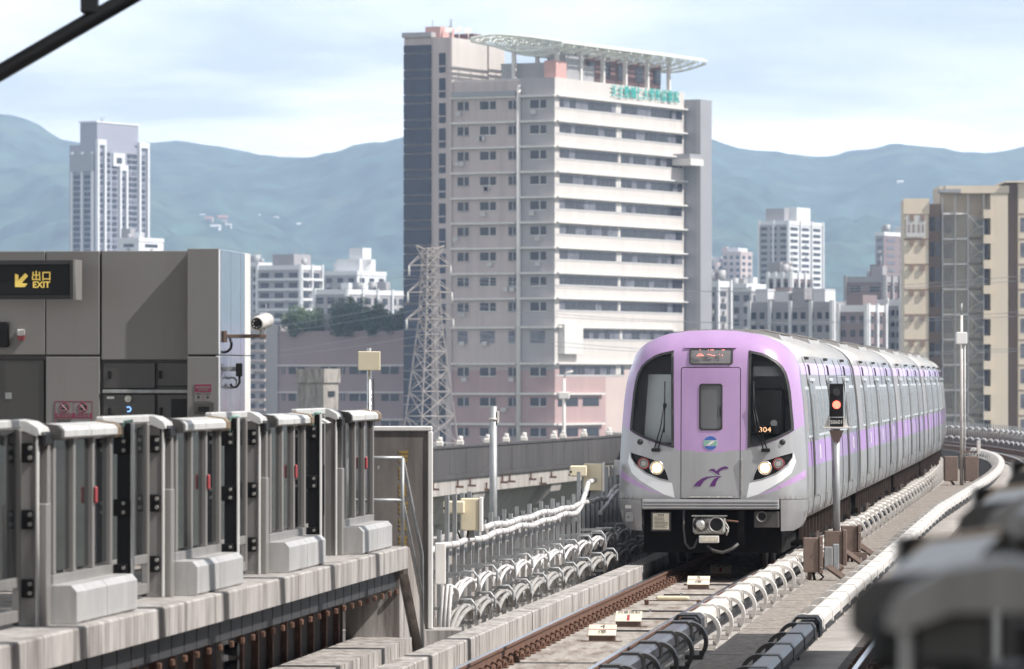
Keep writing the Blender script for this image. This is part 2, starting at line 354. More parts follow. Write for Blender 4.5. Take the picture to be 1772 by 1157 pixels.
PATH = rng(-12,60,6) + rng(60,160,5)[1:] + rng(160,320,4)[1:]
PATHN = [y for y in PATH if y <= 300]
# our viaduct: deck with girders beneath, trackbeds, walkway
d = MB(); d.sweep([(-2.7,-.24),(-2.7,-.7),(-1.6,-1.1),(-1.2,-2.4),(5.4,-2.4),(5.8,-1.1),(7.4,-.7),(7.4,-.24)], PATH)
dk = tag(d.build('viaduct_deck', M['viad']), kind='structure')
for Y in range(20, 300, 35):
    p = TP(Y, 2.1); inst('pier', MB().cbox(-1.3,1.3,-1,1,GZ,-2.35,.1).mesh('pier', M['viad'], True), dk, p, TR(Y))
tb = MB(); tb.sweep([(-1.08,-.238),(1.05,-.238),(1.05,-.19),(-1.08,-.19)], PATHN)
bed = tag(tb.build('trackbed', M['trackbed']), kind='structure')
tb = MB(); tb.sweep([(3.2,-.238),(5.45,-.238),(5.45,-.19),(3.2,-.19)], PATHN)
tag(tb.build('trackbed', M['trackbed_dark']), kind='structure')
# joints cast across the trackbed
wk = MB(); wk.sweep([(1.74,-.238),(2.46,-.238),(2.46,-.11),(1.74,-.11)], PATHN)
walk = tag(wk.build('walkway', M['cave']), kind='structure')
slab = None
Y = 40.0
while Y < 175:
    ln = 1.96
    if slab is None: slab = MB().cbox(-.36,.36,0,ln,-.13,-.03,.008).mesh('walkway_slab', M['walkway'], True)
    inst('walkway_slab', slab, walk, TP(Y, 2.1, random.uniform(-.004,.004)), TR(Y+1)); Y += 2.0

# low kerb along track 1: cast in blocks with open joints
kb = empty('track_kerb', 'low weathered concrete kerb wall running along the rusty rail', 'kerb')
Y = 42.0
while Y < 150:
    ln = 5.9; k = MB(); k.sweep([(-1.40,-.238),(-1.10,-.238),(-1.10,.07),(-1.115,.085),(-1.385,.085),(-1.40,.07)], [Y, Y+ln/2, Y+ln])
    k.build('kerb_block', M['concrete_light'], kb); Y += ln+.06

# platforms
def platform(name, side):
    """side -1: platform across the tracks, +1: platform the camera stands on"""
    Y0, Y1 = (16, 57.6) if side < 0 else (-12, 60)
    e = -1.65 if side < 0 else 5.65
    path = rng(Y0, Y1, 3)
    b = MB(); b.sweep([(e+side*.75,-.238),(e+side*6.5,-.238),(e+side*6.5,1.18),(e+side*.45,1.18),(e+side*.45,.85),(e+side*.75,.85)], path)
    po = tag(b.build(name, M['recess_shade']), kind='structure')
    Y = Y0
    while Y < Y1-.1:
        c = MB(); Ye = min(Y+2.6, Y1); c.sweep([(e,.95),(e,1.185),(e+side*.015,1.2),(e+side*1.2,1.2),(e+side*1.2,1.186),(e+side*.9,1.184),(e+side*.7,.93)], [Y, (Y+Ye)/2, Ye-.012])
        c.build('coping_slab', M['coping'], po); Y = Ye
    return po, e
plat, pe = platform('platform', -1)
plat2, pe2 = platform('platform', 1)
# floor finish back from the coping
for o_, e_, s_ in ((plat,pe,-1),(plat2,pe2,1)):
    f = MB(); Y0,Y1 = (16,57.5) if s_ < 0 else (-12,59.9); f.sweep([(e_+s_*1.203,1.18),(e_+s_*6.5,1.18),(e_+s_*6.5,1.196),(e_+s_*1.203,1.196)], rng(Y0,Y1,3)); f.build('floor_paving', M['concrete'], o_)
# dark hanging panels under the coping, each with a bolt, and the recessed wall with ribs
pm = MB().cbox(-.015,.015,0,.56,0,.20,.006).mesh('skirt_panel', M['darkrub'], True)
bm_ = MB().cbox(-.02,.02,-.025,.025,-.03,.03,.008).mesh('lug', M['rust'], True)
Y = 33.0
while Y < 57.2:
    inst('skirt_panel', pm, plat, TP(Y, -1.80, .73), TR(Y)); inst('lug', bm_, plat, TP(Y+.58, -1.78, .68), TR(Y)); Y += .6
rm = MB().box(-.03,.03,-.05,.05,-.235,.9).mesh('wall_rib', M['rust'], True)
Y = 36.0
while Y < 57: inst('wall_rib', rm, plat, TP(Y, -2.37, 0), TR(Y)); Y += .95
ins = MB()
ins.cbox(-.06,.0,-.2,.2,-.238,.7,.01)
for k in range(4): ins.tube([(0,0,.5-.16*k),(.13,0,.5-.16*k)],[.05,.07],10,1)
ins.build('insulator_panel', [M['grayp'],M['black']], plat, TP(48.6,-2.25,0), TR(48.6))
# platform end: stair with stringer, end wall slab, concrete blocks
st = empty('platform_stair', 'short concrete stair with pipe handrails at the platform end', 'stair', TP(57.6,-1.95,0), TR(58))
for k in range(6): MB().box(-.42,.2,.003+.3*k,.3*k+.3,-.238,1.13-.2*k).build('step', M['coping'], st)
s_ = MB(); s_.prism([(-.0,1.16),(.12,1.18),(1.95,-.1),(1.95,-.238),(1.6,-.238),(-.0,.88)], 'x', .205, .30); s_.build('stringer', M['concrete'], st)
def rail_pts(x): return [(x,-.12,1.15),(x,-.12,2.22),(x,-.05,2.30),(x,.08,2.30),(x,1.75,1.15),(x,1.85,.25)]
for x in (-.38,.25):
    h = MB(); h.tube([(x,-.12,1.14),(x,-.12,2.2)],.022); h.tube([(x,-.12,2.2),(x,1.62,1.05),(x,1.66,.0)],.022); h.tube([(x,-.12,1.72),(x,1.64,.58)],.02); h.build('handrail', M['steel'], st)
for zq in (2.2,1.72): MB().tube([(-.38,-.12,zq),(.25,-.12,zq)],.023).build('cross_rail', M['steel'], st)
ew = empty('end_wall', 'dark weathered concrete wall panel with white edging and worn yellow lettering', 'wall', (-.957,61.0,0), 0)
MB().box(-1.75,-.055,0,.22,.1,2.47).build('panel', M['slabwall'], ew)
MB().cbox(-1.75,0.0,-.025,.245,2.472,2.53,.01).build('top_edging', M['white'], ew)
MB().cbox(-.052,.005,-.025,.245,.1,2.469,.01).build('side_edging', M['white'], ew)
MB().box(-1.9,.35,-.3,.5,-.238,.097).build('footing', M['coping'], ew)
for k in range(9):
    b = MB()
    for q in range(3): b.box(-.40+random.uniform(-.004,.004),-.29+random.uniform(-.02,.004),-.004,-.001,2.10-.205*k+.052*q,2.135-.205*k+.052*q)
    b.box(-.365,-.352,-.0035,-.001,2.10-.205*k,2.24-.205*k); b.box(-.33,-.318,-.0035,-.001,2.10-.205*k,2.24-.205*k); b.build('worn_lettering', M['yellowpaint'], ew)
# stepped concrete blocks beside the kerb, below the platform end
bl = empty('block_plinth', 'pale concrete block plinth laid in courses below the platform end', 'plinth')
for r in range(2):
    Y = 46.0 + .3*r
    while Y < 57.3:
        k = MB(); k.sweep([(-2.25+.0*r,-.237+.2*r),(-1.52-.1*r,-.237+.2*r),(-1.52-.1*r,-.04+.2*r),(-2.25,-.04+.2*r)], [Y, Y+.58]); k.build('block', M['concrete_light'], bl); Y += .6
# ================================================================== TRACK, CONDUCTOR RAILS, TRACKSIDE
prof = [(-.07,-.172),(.07,-.172),(.07,-.160),(.012,-.142),(.012,-.045),(.035,-.035),(.035,-.008),(.028,-.001),(-.028,-.001),(-.035,-.008),(-.035,-.035),(-.012,-.045),(-.012,-.142),(-.07,-.160)]
fm = MB(); fm.cbox(-.19,.19,-.085,.085,-.19,-.165,.008)
for s in (-1,1):
    fm.tube([(s*.13,-.06,-.16),(s*.15,-.06,-.105),(s*.08,-.045,-.09),(s*.06,0,-.12),(s*.08,.045,-.09),(s*.15,.06,-.105),(s*.13,.06,-.16)], .013, 5)
    fm.tube([(s*.135,0,-.168),(s*.135,0,-.085)], .022, 6); fm.cbox(s*.16-.02,s*.16+.02,-.03,.03,-.17,-.12,.005)
fmesh = fm.mesh('fastener', M['rust'], False)
def rail(off, label, y0, y1, step):
    t = empty('running_rail', label, 'rail')
    r = MB(); path = [y for y in PATHN if y0 <= y <= y1]; r.sweep([(off+o, z) for o, z in prof], path); r.build('rail_body', M['rust'], t)
    r = MB(); r.sweep([(off-.029,-.001),(off+.029,-.001),(off+.027,.0025),(off-.027,.0025)], path); r.build('rail_head', M['railtop'], t)
    Y = max(y0, 50)
    while Y < min(y1, 112): inst('fastener', fmesh, t, TP(Y, off, 0), TR(Y)); Y += step
    return t
rail(-.7175, 'rusty running rail closest to the low concrete kerb', -12, 300, .6)
rail(.7175, 'running rail beside the white conductor rail cover', -12, 300, .6)
rail(3.53, 'running rail of the empty track closest to the walkway', -12, 300, 1.2)
rail(4.965, 'running rail of the empty track closest to the blurred gates', -12, 300, 1.2)

def conductor(off, side, label, y0, y1):
    t = empty('conductor_rail', label, 'conductor rail')
    path = [y for y in PATHN if y0 <= y <= y1]
    MB().sweep([(off-.045,-.10),(off+.045,-.10),(off+.045,.02),(off-.045,.02)], path).build('contact_rail', M['darkrub'], t)
    Y = y0; P = lambda o, z: (off+side*o, z)
    while Y < y1-.5:
        st = 2.3 if Y < 130 else 4.6
        h = MB(); h.sweep([P(-.13,.05),P(-.125,.14),P(-.09,.19),P(.07,.19),P(.11,.155),P(.12,.06),P(.105,.06),P(.095,.15),P(.06,.175),P(-.08,.175),P(-.11,.13),P(-.115,.05)], [Y+.13, Y+st/2, Y+st-.02])
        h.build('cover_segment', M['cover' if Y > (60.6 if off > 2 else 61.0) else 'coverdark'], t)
        Y += st
    a = MB()      # bracket: raised saddle over the cover and a curved arm reaching down to the deck
    a.prism([(x*(1 if side > 0 else .93), z-(0 if side > 0 else .016)) for x, z in [(-.15,.03),(-.145,.16),(-.10,.215),(.08,.215),(.135,.17),(.14,.03),(.12,.03),(.118,.155),(.07,.192),(-.09,.192),(-.125,.15),(-.13,.03)]], 'y', -.13, .13)
    arc_o = [(.12+.20*math.sin(R(q)), -.03+.235*math.cos(R(q))) for q in range(-10, 131, 14)]; arc_i = [(.12+.155*math.sin(R(q)), -.03+.19*math.cos(R(q))) for q in range(130, -11, -14)]
    a.prism([(side*x if False else x, z) for x, z in arc_o+arc_i], 'y', -.09, .09)
    a.box(.05,.26,-.09,.09,-.235,-.19); a.box(.22,.27,-.05,.05,-.20,-.14)
    if side < 0: a.v = [(-x,y,z) for x,y,z in a.v]
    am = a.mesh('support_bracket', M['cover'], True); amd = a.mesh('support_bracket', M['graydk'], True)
    Y = y0
    while Y < y1:
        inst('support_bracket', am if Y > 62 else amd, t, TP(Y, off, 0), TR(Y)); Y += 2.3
    return t
conductor(1.22, 1, 'white covered conductor rail with curved brackets beside the train', 40.05, 196)
conductor(2.68, -1, 'white covered conductor rail along the outer side of the walkway', 40.05, 214)
# a sleeve clamped over each cover where it passes out of the canopy shade
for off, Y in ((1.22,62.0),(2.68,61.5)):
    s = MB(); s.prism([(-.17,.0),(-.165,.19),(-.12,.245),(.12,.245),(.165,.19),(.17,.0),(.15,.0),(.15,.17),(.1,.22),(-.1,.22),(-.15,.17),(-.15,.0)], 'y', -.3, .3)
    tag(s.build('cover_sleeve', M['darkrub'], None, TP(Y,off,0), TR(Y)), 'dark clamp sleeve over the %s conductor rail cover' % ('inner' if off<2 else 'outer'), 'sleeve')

# marker boards between the rails
def marker(Y, l1, l2, redbar, label):
    t = empty('track_marker', label, 'marker board', TP(Y,0,-.19), TR(Y), None)
    MB().prism([(-.0,.0),(.16,.0),(.16,.19),(-.0,.075)], 'x', -.165, .165).build('wedge_base', M['brownsteel'], t)
    al = math.atan2(.115,.16)
    mt = Matrix.Translation((0,0,.078)) @ Matrix.Rotation(al,4,'X')
    b = MB().cbox(-.175,.175,-.015,.205,0,.012,.004); me = b.mesh('board', M['signcream'], True); me.transform(mt); inst('board', me, t)
    b = MB()
    if redbar == 'h': b.box(-.174,.174,.097,.108,.0125,.014)
    else: b.box(-.018,.018,.0,.12,.0125,.014)
    me = b.mesh('red_bar', M['red'], True); me.transform(mt); inst('red_bar', me, t)
    if redbar == 'h':
        text('digit', l1, .10, M['ink'], t, mt @ Matrix.Translation((0,.155,.0135)), .0005, sx=1.4)
        text('character', l2, .085, M['ink'], t, mt @ Matrix.Translation((0,.045,.0135)), .0005, sx=1.4)
    else: text('character', l1, .066, M['ink'], t, mt @ Matrix.Translation((0,.165,.0135)), .0005, sx=1.15)
    f = MB(); f.box(-.26,.26,-.03,-.004,.001,.012); f.build('foot_strip', M['brownsteel'], t)
    return t
marker(63.7, '4', '停', 'h', 'cream wedge marker board reading 4 between the rails')
marker(67.4, '列車限制', '', 'v', 'cream marker board with a red bar in bright sun between the rails')
marker(79.4, '5', '停', 'h', 'cream wedge marker board reading 5 in front of the train')
marker(84.2, '列車限制', '', 'v', 'cream marker board with a red bar in shade under the train front')
t = empty('track_beacon', 'orange-capped track beacon on a metal frame between the rails', 'beacon', TP(74.0,.05,-.19), TR(74))
MB().cbox(-.24,.24,-.06,.06,.07,.13,.02).build('beacon_body', M['cream'], t)
MB().box(-.42,.42,-.02,.02,.055,.07).build('mounting_bar', M['brownsteel'], t)
for x in (-.38,.38): MB().cbox(x-.03,x+.03,-.04,.04,0,.075,.008).build('mounting_foot', M['rust'], t)
for Y in (66.2, 69.5, 71.8, 77.2, 81.0):
    t = empty('cable_trough', 'thin dark cable tray crossing the trackbed between the rails', 'cable tray', TP(Y,.1,-.189), TR(Y), 'cable trays across the trackbed')
    MB().box(-.45,.55,-.03,.03,0,.02).build('tray', M['darkrub'], t); MB().box(-.2,-.17,-.05,.05,0,.04).build('clip', M['steel'], t)

# signal on the walkway
t = empty('rail_signal', 'trackside signal post with one lit red lamp beside the train', 'signal', TP(84.2,1.92,-.03), TR(84.2)*.3)
MB().tube([(0,0,.35),(0,0,2.3)], .062, 14).build('post', M['steel'], t)
b = MB(); b.cbox(-.2,.1,-.12,.12,.06,.62,.01); b.cbox(.1,.17,-.14,.14,.05,.64,.01); b.build('base_cabinet', M['brownsteel'], t)
b = MB(); b.box(-.55,.5,-.05,.05,.18,.26); b.bar((.12,0,.3),(.5,-.25,0.03),.07); b.box(.42,.5,-.06,.06,0,.2); b.bar((-.3,0,.3),(-.3,-.2,0.02),.05); b.build('base_frame', M['brownsteel'], t)
sh = MB(); sh.prism([(-.12,2.28),(.12,2.28),(.04,2.08),(-.04,2.08)], 'y', -.1, .1); sh.build('post_head', M['brownsteel'], t)
MB().cbox(-.24,.24,-.16,.16,2.31,2.335,.006).build('shelf', M['cover'], t)
sg = MB(); sg.cbox(-.115,.115,-.08,.1,2.50,3.05,.015); hd = sg.build('signal_head', M['black'], t)
for z, m in ((2.91,'darkrub'),(2.70,'red_on')):
    l = MB(); l.tube([(0,-.10,z),(0,-.078,z)], .066, 20); l.build('lens', M[m], hd)
    l = MB(); l.tube([(math.sin(a)*.085,-.13,z+math.cos(a)*.085) for a in [R(q) for q in range(-100,101,20)]], .006, 5); l.build('hood_ring', M['black'], hd)
b = MB(); b.prism([(-.2,2.335),(-.115,2.55),(-.115,2.335)], 'y', -.02, .02); b.prism([(.2,2.335),(.115,2.55),(.115,2.335)], 'y', -.02, .02); b.build('side_gusset', M['cover'], t)
MB().cbox(-.11,.11,-.13,-.10,2.335,2.49,.006).build('name_plate', M['black'], t)
text('plate_lettering', 'S0601', .085, M['white'], t, face_front(0,-.132,2.412), .001)
b = MB(); b.tube([(-.12,0,3.04),(-.12,0,3.16),(.12,0,3.16),(.12,0,3.04)], .008, 6); b.tube([(.15,.02,2.34),(.15,.02,3.1)], .01, 6); b.build('guard_loop', M['steel'], t)

def cabinet(Y, off, w_, h_, label, extra=False):
    t = empty('trackside_cabinet', label, 'cabinet', TP(Y,off,-.03), TR(Y)*.3)
    b = MB(); b.cbox(-w_/2,w_/2-.06,-.1,.1,.12,h_,.012); b.build('housing', M['brownsteel'], t)
    b = MB(); b.cbox(w_/2-.057,w_/2,-.13,.13,.1,h_+.02,.008); b.build('side_flange', M['brownsteel'], t)
    b = MB(); b.tube([(0,-.02,.13),(.02,-.06,.0)], .025, 6); b.tube([(.08,-.02,.13),(.16,-.05,.05),(.1,-.1,0)], .016, 6); b.build('cable_tail', M['black'], t)
    b = MB(); b.bar((w_/2-.02,0,.28),(w_/2+.33,-.3,.04),.08); b.bar((-.05,.05,.2),(-.05,.25,.0),.05); b.build('stay', M['brownsteel'], t)
    if extra:
        b = MB(); b.cbox(.17,.30,-.12,.02,.16,.52,.01); b.cbox(.31,.40,-.1,.1,.14,.56,.008); b.build('meter_box', M['steel'], t)
    for z in (.2,h_-.12):
        l = MB(); l.tube([(w_/2-.03,-.15,z),(w_/2-.03,-.13,z)], .014, 8); l.build('bolt', M['chrome'], t)
    return t
cabinet(79.3, 1.80, .30, .66, 'brown steel cabinet with small meter box standing beside the train front corner', True)
cabinet(87.2, 2.02, .34, .62, 'brown steel cabinet behind the red signal post')
cabinet(83.2, 1.62, .20, .5, 'narrow brown steel cabinet between signal post and train')
# antenna mast far along the walkway
t = empty('antenna_mast', 'slim pale mast with a white box near its top behind the train tail', 'mast', TP(150,2.38,-.03), 0)
MB().tube([(0,0,0),(0,0,5.0)], [.055,.04], 12).build('mast_tube', M['cover'], t)
MB().cbox(-.16,.16,-.12,.12,4.15,4.5,.02).build('white_box', M['white'], t)
MB().tube([(.1,0,.05),(.1,0,4.2)], .025, 6).build('riser_pipe', M['pipew'], t)
MB().tube([(0,0,5.0),(0,0,5.35)], .03, 6).build('antenna_rod', M['steel'], t)
for x in (-.32,.28):
    MB().cbox(x-.2,x+.2,-.2,.2,.12,.85,.02).build('base_cabinet', M['brownsteel'], t)
    b = MB(); b.bar((x,-.1,.13),(x-.12,-.3,0),.05); b.bar((x,.1,.13),(x+.12,.1,0),.05); b.build('stay', M['brownsteel'], t)
MB().cbox(.45,.55,-.1,.1,.9,1.3,.01).build('meter_box', M['cover'], t)
MB().box(.05,.56,-.04,.04,.95,1.0).build('meter_arm', M['brownsteel'], t)

# ------------------------------------------------------------------ left parapet with posts, brackets and cables
FO = -2.12
pw = empty('parapet_wall', 'pale concrete parapet behind the row of steel cable posts', 'wall')
Y = 62.0
while Y < 130:
    MB().sweep([(-2.62,-.239),(-2.40,-.239),(-2.40,.98),(-2.42,1.0),(-2.60,1.0),(-2.62,.98)], [Y, Y+1.98, Y+3.96]).build('wall_panel', M['concrete_light'], pw); Y += 4.0
fe = empty('cable_fence', 'row of galvanised steel posts carrying cables beside the track', 'fence')
def postmesh(h):
    b = MB(); b.box(-.026,.026,-.005,.005,-.238,h); b.box(-.026,-.018,.005,.06,-.238,h); b.box(.018,.026,.005,.06,-.238,h); return b.mesh('post', M['steel'], True)
pms = [postmesh(h) for h in (1.18,1.26,1.6)]
Y = 62.6; i = 0; pole_Y = []
while Y < 112:
    tall = any(abs(Y-q) < 1.3 for q in (66.2, 82.8, 87.6))
    inst('post', pms[2 if tall else i%2], fe, TP(Y, FO, 0), TR(Y)+random.uniform(-.1,.1)); pole_Y.append(Y); Y += .8; i += 1
arm = MB(); arm.box(0,.34,-.02,.02,0,.045); arm.box(.24,.5,-.016,.016,.046,.062); am = arm.mesh('bracket_arm', M['steel'], True)
arm2 = MB(); arm2.box(0,.36,-.02,.02,0,.04); am2 = arm2.mesh('bracket_arm', M['steel'], True)
hp = MB(); hp.tube([(-.13,0,-.06),(-.13,0,.05),(-.07,0,.13),(.07,0,.13),(.13,0,.05),(.13,0,-.06)], .018, 6); hm_ = hp.mesh('cable_clamp', M['steel'], False)
Y = 62.7; k = 0
while Y < 104:
    inst('bracket_arm', am, fe, TP(Y, FO+.03, .60 if k%2 else .64), TR(Y)); 
    inst('bracket_arm', am2, fe, TP(Y+.4, FO+.03, .22), TR(Y)); inst('bracket_arm', am2, fe, TP(Y+.4, FO+.03, -.03), TR(Y)); Y += 1.6; k += 1
MB().sweep([(FO-.07,.80),(FO-.052,.80),(FO-.052,.86),(FO-.07,.86)], rng(62.5,112,3)).build('tie_rail', M['steel'], fe)
def bundle(z0, off, r, n, mkey, label, per=2.1, ph=0.0):
    t = empty('cable_bundle', label, 'cables')
    for j in range(n):
        pts = []
        for Y in rng(61.8, 106, .14):
            u = ((Y-62)/per + ph) % 1.0
            a = 1-u/.56 if u < .56 else (u-.56)/.44
            a = a + .10*math.sin(2*math.pi*a)*(-1)
            zz = z0 + .20*a + (j%2)*r*1.2
            cyc = int((Y-62)/per+ph+10); jr = random.Random(cyc*13+j); zz += jr.uniform(-.03,.03)*math.sin(math.pi*u); 
            oo = off + .05*math.sin(2*math.pi*u+.5) + jr.uniform(-.035,.035)*math.sin(math.pi*u) + (j-(n-1)/2)*r*2.05
            pts.append(TP(Y, oo, zz))
        # the bundle turns down to the deck at the end wall
        p0 = pts[0]; pts = [Vector((p0.x-.05, p0.y-.1, -.2)), Vector((p0.x-.03, p0.y-.07, (p0.z-.2)/2))] + pts
        MB().tube(pts, r, 7).build('cable', M[mkey], t)
    Y = 62 + (-ph)*per
    while Y < 61.9: Y += per
    while Y < 105:
        o_ = off + .03
        inst('cable_clamp', hm_, t, TP(Y, o_, z0+.18), TR(Y)); Y += per
    return t
bundle(.36, -1.74, .023, 3, 'pipew', 'upper bundle of white cables waving along the steel posts', 2.1, .1)
bundle(.05, -1.66, .031, 3, 'cableg', 'lower bundle of thick grey cables waving along the steel posts', 2.1, .55)
def conduit(pts, r, label):
    t = empty('conduit', label, 'conduit'); MB().tube(pts, r, 10).build('pipe', M['pipew'], t)
    P2 = [Vector(p) for p in pts]
    for i in range(2, len(P2)-1):
        dv = (P2[i+1]-P2[i-1]).normalized(); MB().tube([P2[i]-dv*.015, P2[i]+dv*.015], r*1.13, 10).build('strap', M['steel'], t)
wob = lambda Y: .03*math.sin(Y*2.1)+.02*math.sin(Y*.9)
pts = [TP(Y, FO+.10, .98+.0*Y+wob(Y)*.6) for Y in rng(61.3, 80.5, .8)]
pts += [TP(81.3,FO+.1,1.08),TP(81.9,FO+.1,1.25),TP(82.2,FO+.12,1.42),TP(82.45,FO+.2,1.45)]
conduit(pts, .042, 'wrapped white conduit rising along the posts to the far cream box')
pts = [TP(67.9,FO+.12,1.12)]+[TP(Y, FO+.09, 1.09+wob(Y+3)*.5) for Y in rng(68.4, 86, .85)] + [TP(Y, FO+.09, 1.1+.14*math.sin((Y-86)*.9)) for Y in rng(86.8,97,.8)]
conduit(pts, .040, 'wrapped white conduit running along the post tops from the cream box')
pts = [TP(Y, FO+.2, 1.04+.16*math.sin((Y-85)*.7)) for Y in rng(83.4,97,.8)]
conduit(pts, .036, 'dark shaded conduit looping beside the train flank')
def jbox(Y, off, z, w_, h_, label, small):
    t = empty('junction_box', label, 'junction box', TP(Y,off,z), TR(Y)*.5)
    MB().cbox(-w_/2,w_/2,-.1,.1,0,h_,.012).build('box_body', M['cream'], t)
    MB().cbox(-w_/2-.012,w_/2+.012,-.13,-.103,-.012,h_+.012,.006).build('lid', M['white'], t) if not small else None
    MB().cbox(w_/2+.002,w_/2+.045,-.115,.115,-.015,h_+.015,.008).build('side_cover', M['white'], t)
    if small:
        s = MB(); s.cbox(-w_/2-.22,-w_/2+.06,-.24,-.104,h_*.52,h_*.93,.02); s.build('small_box', M['cream'], t)
        s = MB(); s.tube([(-w_/2-.2,-.25,h_*.7),(-w_/2-.2,-.238,h_*.7)], .018, 8); s.build('knob', M['black'], t)
        s = MB(); s.tube([(-w_/2-.08,-.16,h_*.53),(-w_/2-.08,-.16,.1),(-w_/2,-.12,-.1),(-w_/2+.08,-.05,-.1),(-w_/2+.1,0,.01)], .014, 6); s.build('lead', M['black'], t)
    MB().box(-.05,.05,.1,.16,-.1,h_-.02).build('mounting_bracket', M['steel'], t)
jbox(66.2, FO+.16, 1.12, .24, .42, 'cream junction box with small box and looped black lead nearest the end wall', True)
jbox(82.6, FO+.16, 1.28, .30, .44, 'cream junction box with a white conduit curving into it', True)
jbox(87.6, FO+.14, 1.45, .16, .24, 'small pale junction box on a post next to the train', False)
t = tag(MB().cbox(-.03,.1,-.1,.1,.62,1.12,.01).build('wall_box', M['white'], None, (-.90,61.4,0)), 'white box fixed to the edge of the end wall', 'box')
# poles
t = empty('steel_pole', 'plain galvanised pole rising behind the cable posts', 'pole', TP(75.2,-2.72,-.24), 0)
MB().tube([(0,0,0),(0,0,2.93)], .056, 16).build('pole_tube', M['steel'], t)
b = MB(); b.tube([(0,0,2.72),(0,0,2.76)], .066, 16); b.cbox(.05,.085,-.05,.05,2.68,2.86,.006); b.build('pole_clamp', M['cover'], t)
MB().cbox(-.15,.15,-.15,.15,-.3,.0,.02).build('base_plate', M['concrete'], t)
t = empty('panel_antenna', 'cream square panel on a thin pole above the end wall', 'panel', (-1.72,61.28,0), 0)
MB().tube([(0,0,.1),(0,0,3.47)], .028, 12).build('pole_tube', M['chrome'], t)
MB().cbox(-.135,.135,-.06,-.025,3.20,3.43,.008).build('panel_face', M['cream'], t)
MB().tube([(.05,.0,3.1),(.06,-.01,2.5)], .006, 5).build('lead', M['black'], t)
# far fence with cables on the outside of the curve
fe2 = empty('cable_fence', 'distant row of cable posts on the outer edge of the curving viaduct', 'fence')
pw2 = MB(); pw2.sweep([(6.75,-.239),(6.95,-.239),(6.95,.55),(6.75,.55)], rng(130,290,5)); tag(pw2.build('parapet_wall', M['brownwall']), 'low brown parapet on the outer edge of the distant curve', 'wall')
Y = 150.0
while Y < 270: inst('post', pms[1], fe2, TP(Y, 6.62, -.3), TR(Y)); Y += .9
t = empty('cable_bundle', 'pale cables draped along the distant curving parapet', 'cables')
for j in range(2):
    pts = [TP(Y, 6.45, .12+.13*abs(math.sin(Y*1.3))+.5*j*(1 if j else 0)) for Y in rng(150,268,.4)]; MB().tube(pts, .05, 6).build('cable', M['pipew'], t)
for Y, s in ((204,.5),(186,.5)):
    t = empty('junction_box', 'cream junction box on the distant curving parapet', 'junction box', TP(Y,6.4,.75), 0, 'boxes on the distant parapet')
    MB().cbox(-.35,.35,-.2,.2,0,.55,.03).build('box_body', M['cream'], t); MB().tube([(.3,-.1,.4),(.75,-.1,.3),(1.0,-.1,-.1)], .09, 8).build('elbow', M['pipew'], t); MB().box(-.1,.3,.1,.3,-.6,.5).build('mounting_bracket', M['steel'], t)
# ================================================================== TRAIN
HALF = [(1.40,.62),(1.47,.78),(1.515,1.0),(1.525,1.3),(1.522,1.6),(1.51,1.9),(1.485,2.3),(1.45,2.75),(1.405,3.1),(1.375,3.3),(1.30,3.48),(1.20,3.60),(1.09,3.68),(.9,3.77),(.72,3.83),(.4,3.875),(0.0,3.89)]
def hw(z):
    for (a, z0), (b, z1) in zip(HALF, HALF[1:]):
        if z <= z1: return a + (b-a)*(max(z,z0)-z0)/(z1-z0)
    return 0.0
def topz(u):
    u = abs(u)
    for (a, z0), (b, z1) in zip(HALF[::-1], HALF[::-1][1:]):
        if a <= u <= b: return z0 + (z1-z0)*(u-a)/(b-a)
    return 3.3
def front_y(u, z):
    tu = min(1.0, abs(u)/max(.2, hw(min(z, 3.40)))); tz = max(0.0, min(1.0, (z-1.2)/(max(2.0, topz(u) if abs(u) < 1.37 else 3.3)-1.2)))
    return .13*tu*tu + .40*tu**9 + .05*max(0,z-1.2) + .42*tz**16 + (.10*max(0, 1.2-z))
FU, FZ = .003625, 4.079
def zz(y): return FZ - FU*y
def Zp(du, y): return (du*FU, zz(y))
def mir(p): return [(-u, z) for u, z in p][::-1]
def inside(p, poly):
    x, y = p; c = False; n = len(poly)
    for i in range(n):
        x1, y1 = poly[i]; x2, y2 = poly[(i+1)%n]
        if (y1 > y) != (y2 > y) and x < (x2-x1)*(y-y1)/(y2-y1)+x1: c = not c
    return c
def dens(poly, st=.09, closed=True):
    o = []; n = len(poly)
    for i in range(n if closed else n-1):
        a = poly[i]; b = poly[(i+1)%n]; k = max(1, int(math.hypot(b[0]-a[0], b[1]-a[1])/st))
        o += [(a[0]+(b[0]-a[0])*j/k, a[1]+(b[1]-a[1])*j/k) for j in range(k)]
    if not closed: o.append(poly[-1])
    return o
def shrink(poly, d):
    cx = sum(p[0] for p in poly)/len(poly); cz = sum(p[1] for p in poly)/len(poly); n = len(poly); o = []
    area = sum(poly[i][0]*poly[(i+1)%n][1]-poly[(i+1)%n][0]*poly[i][1] for i in range(n)); sg = 1 if area > 0 else -1
    for i in range(n):
        a, b, c = Vector(poly[i-1]), Vector(poly[i]), Vector(poly[(i+1)%n])
        e1 = (b-a).normalized(); e2 = (c-b).normalized(); n1 = Vector((-e1.y, e1.x))*sg; n2 = Vector((-e2.y, e2.x))*sg
        m = n1+n2; l = max(.35, m.dot(n1)); o.append(tuple(b + m*(d/l)))
    return o
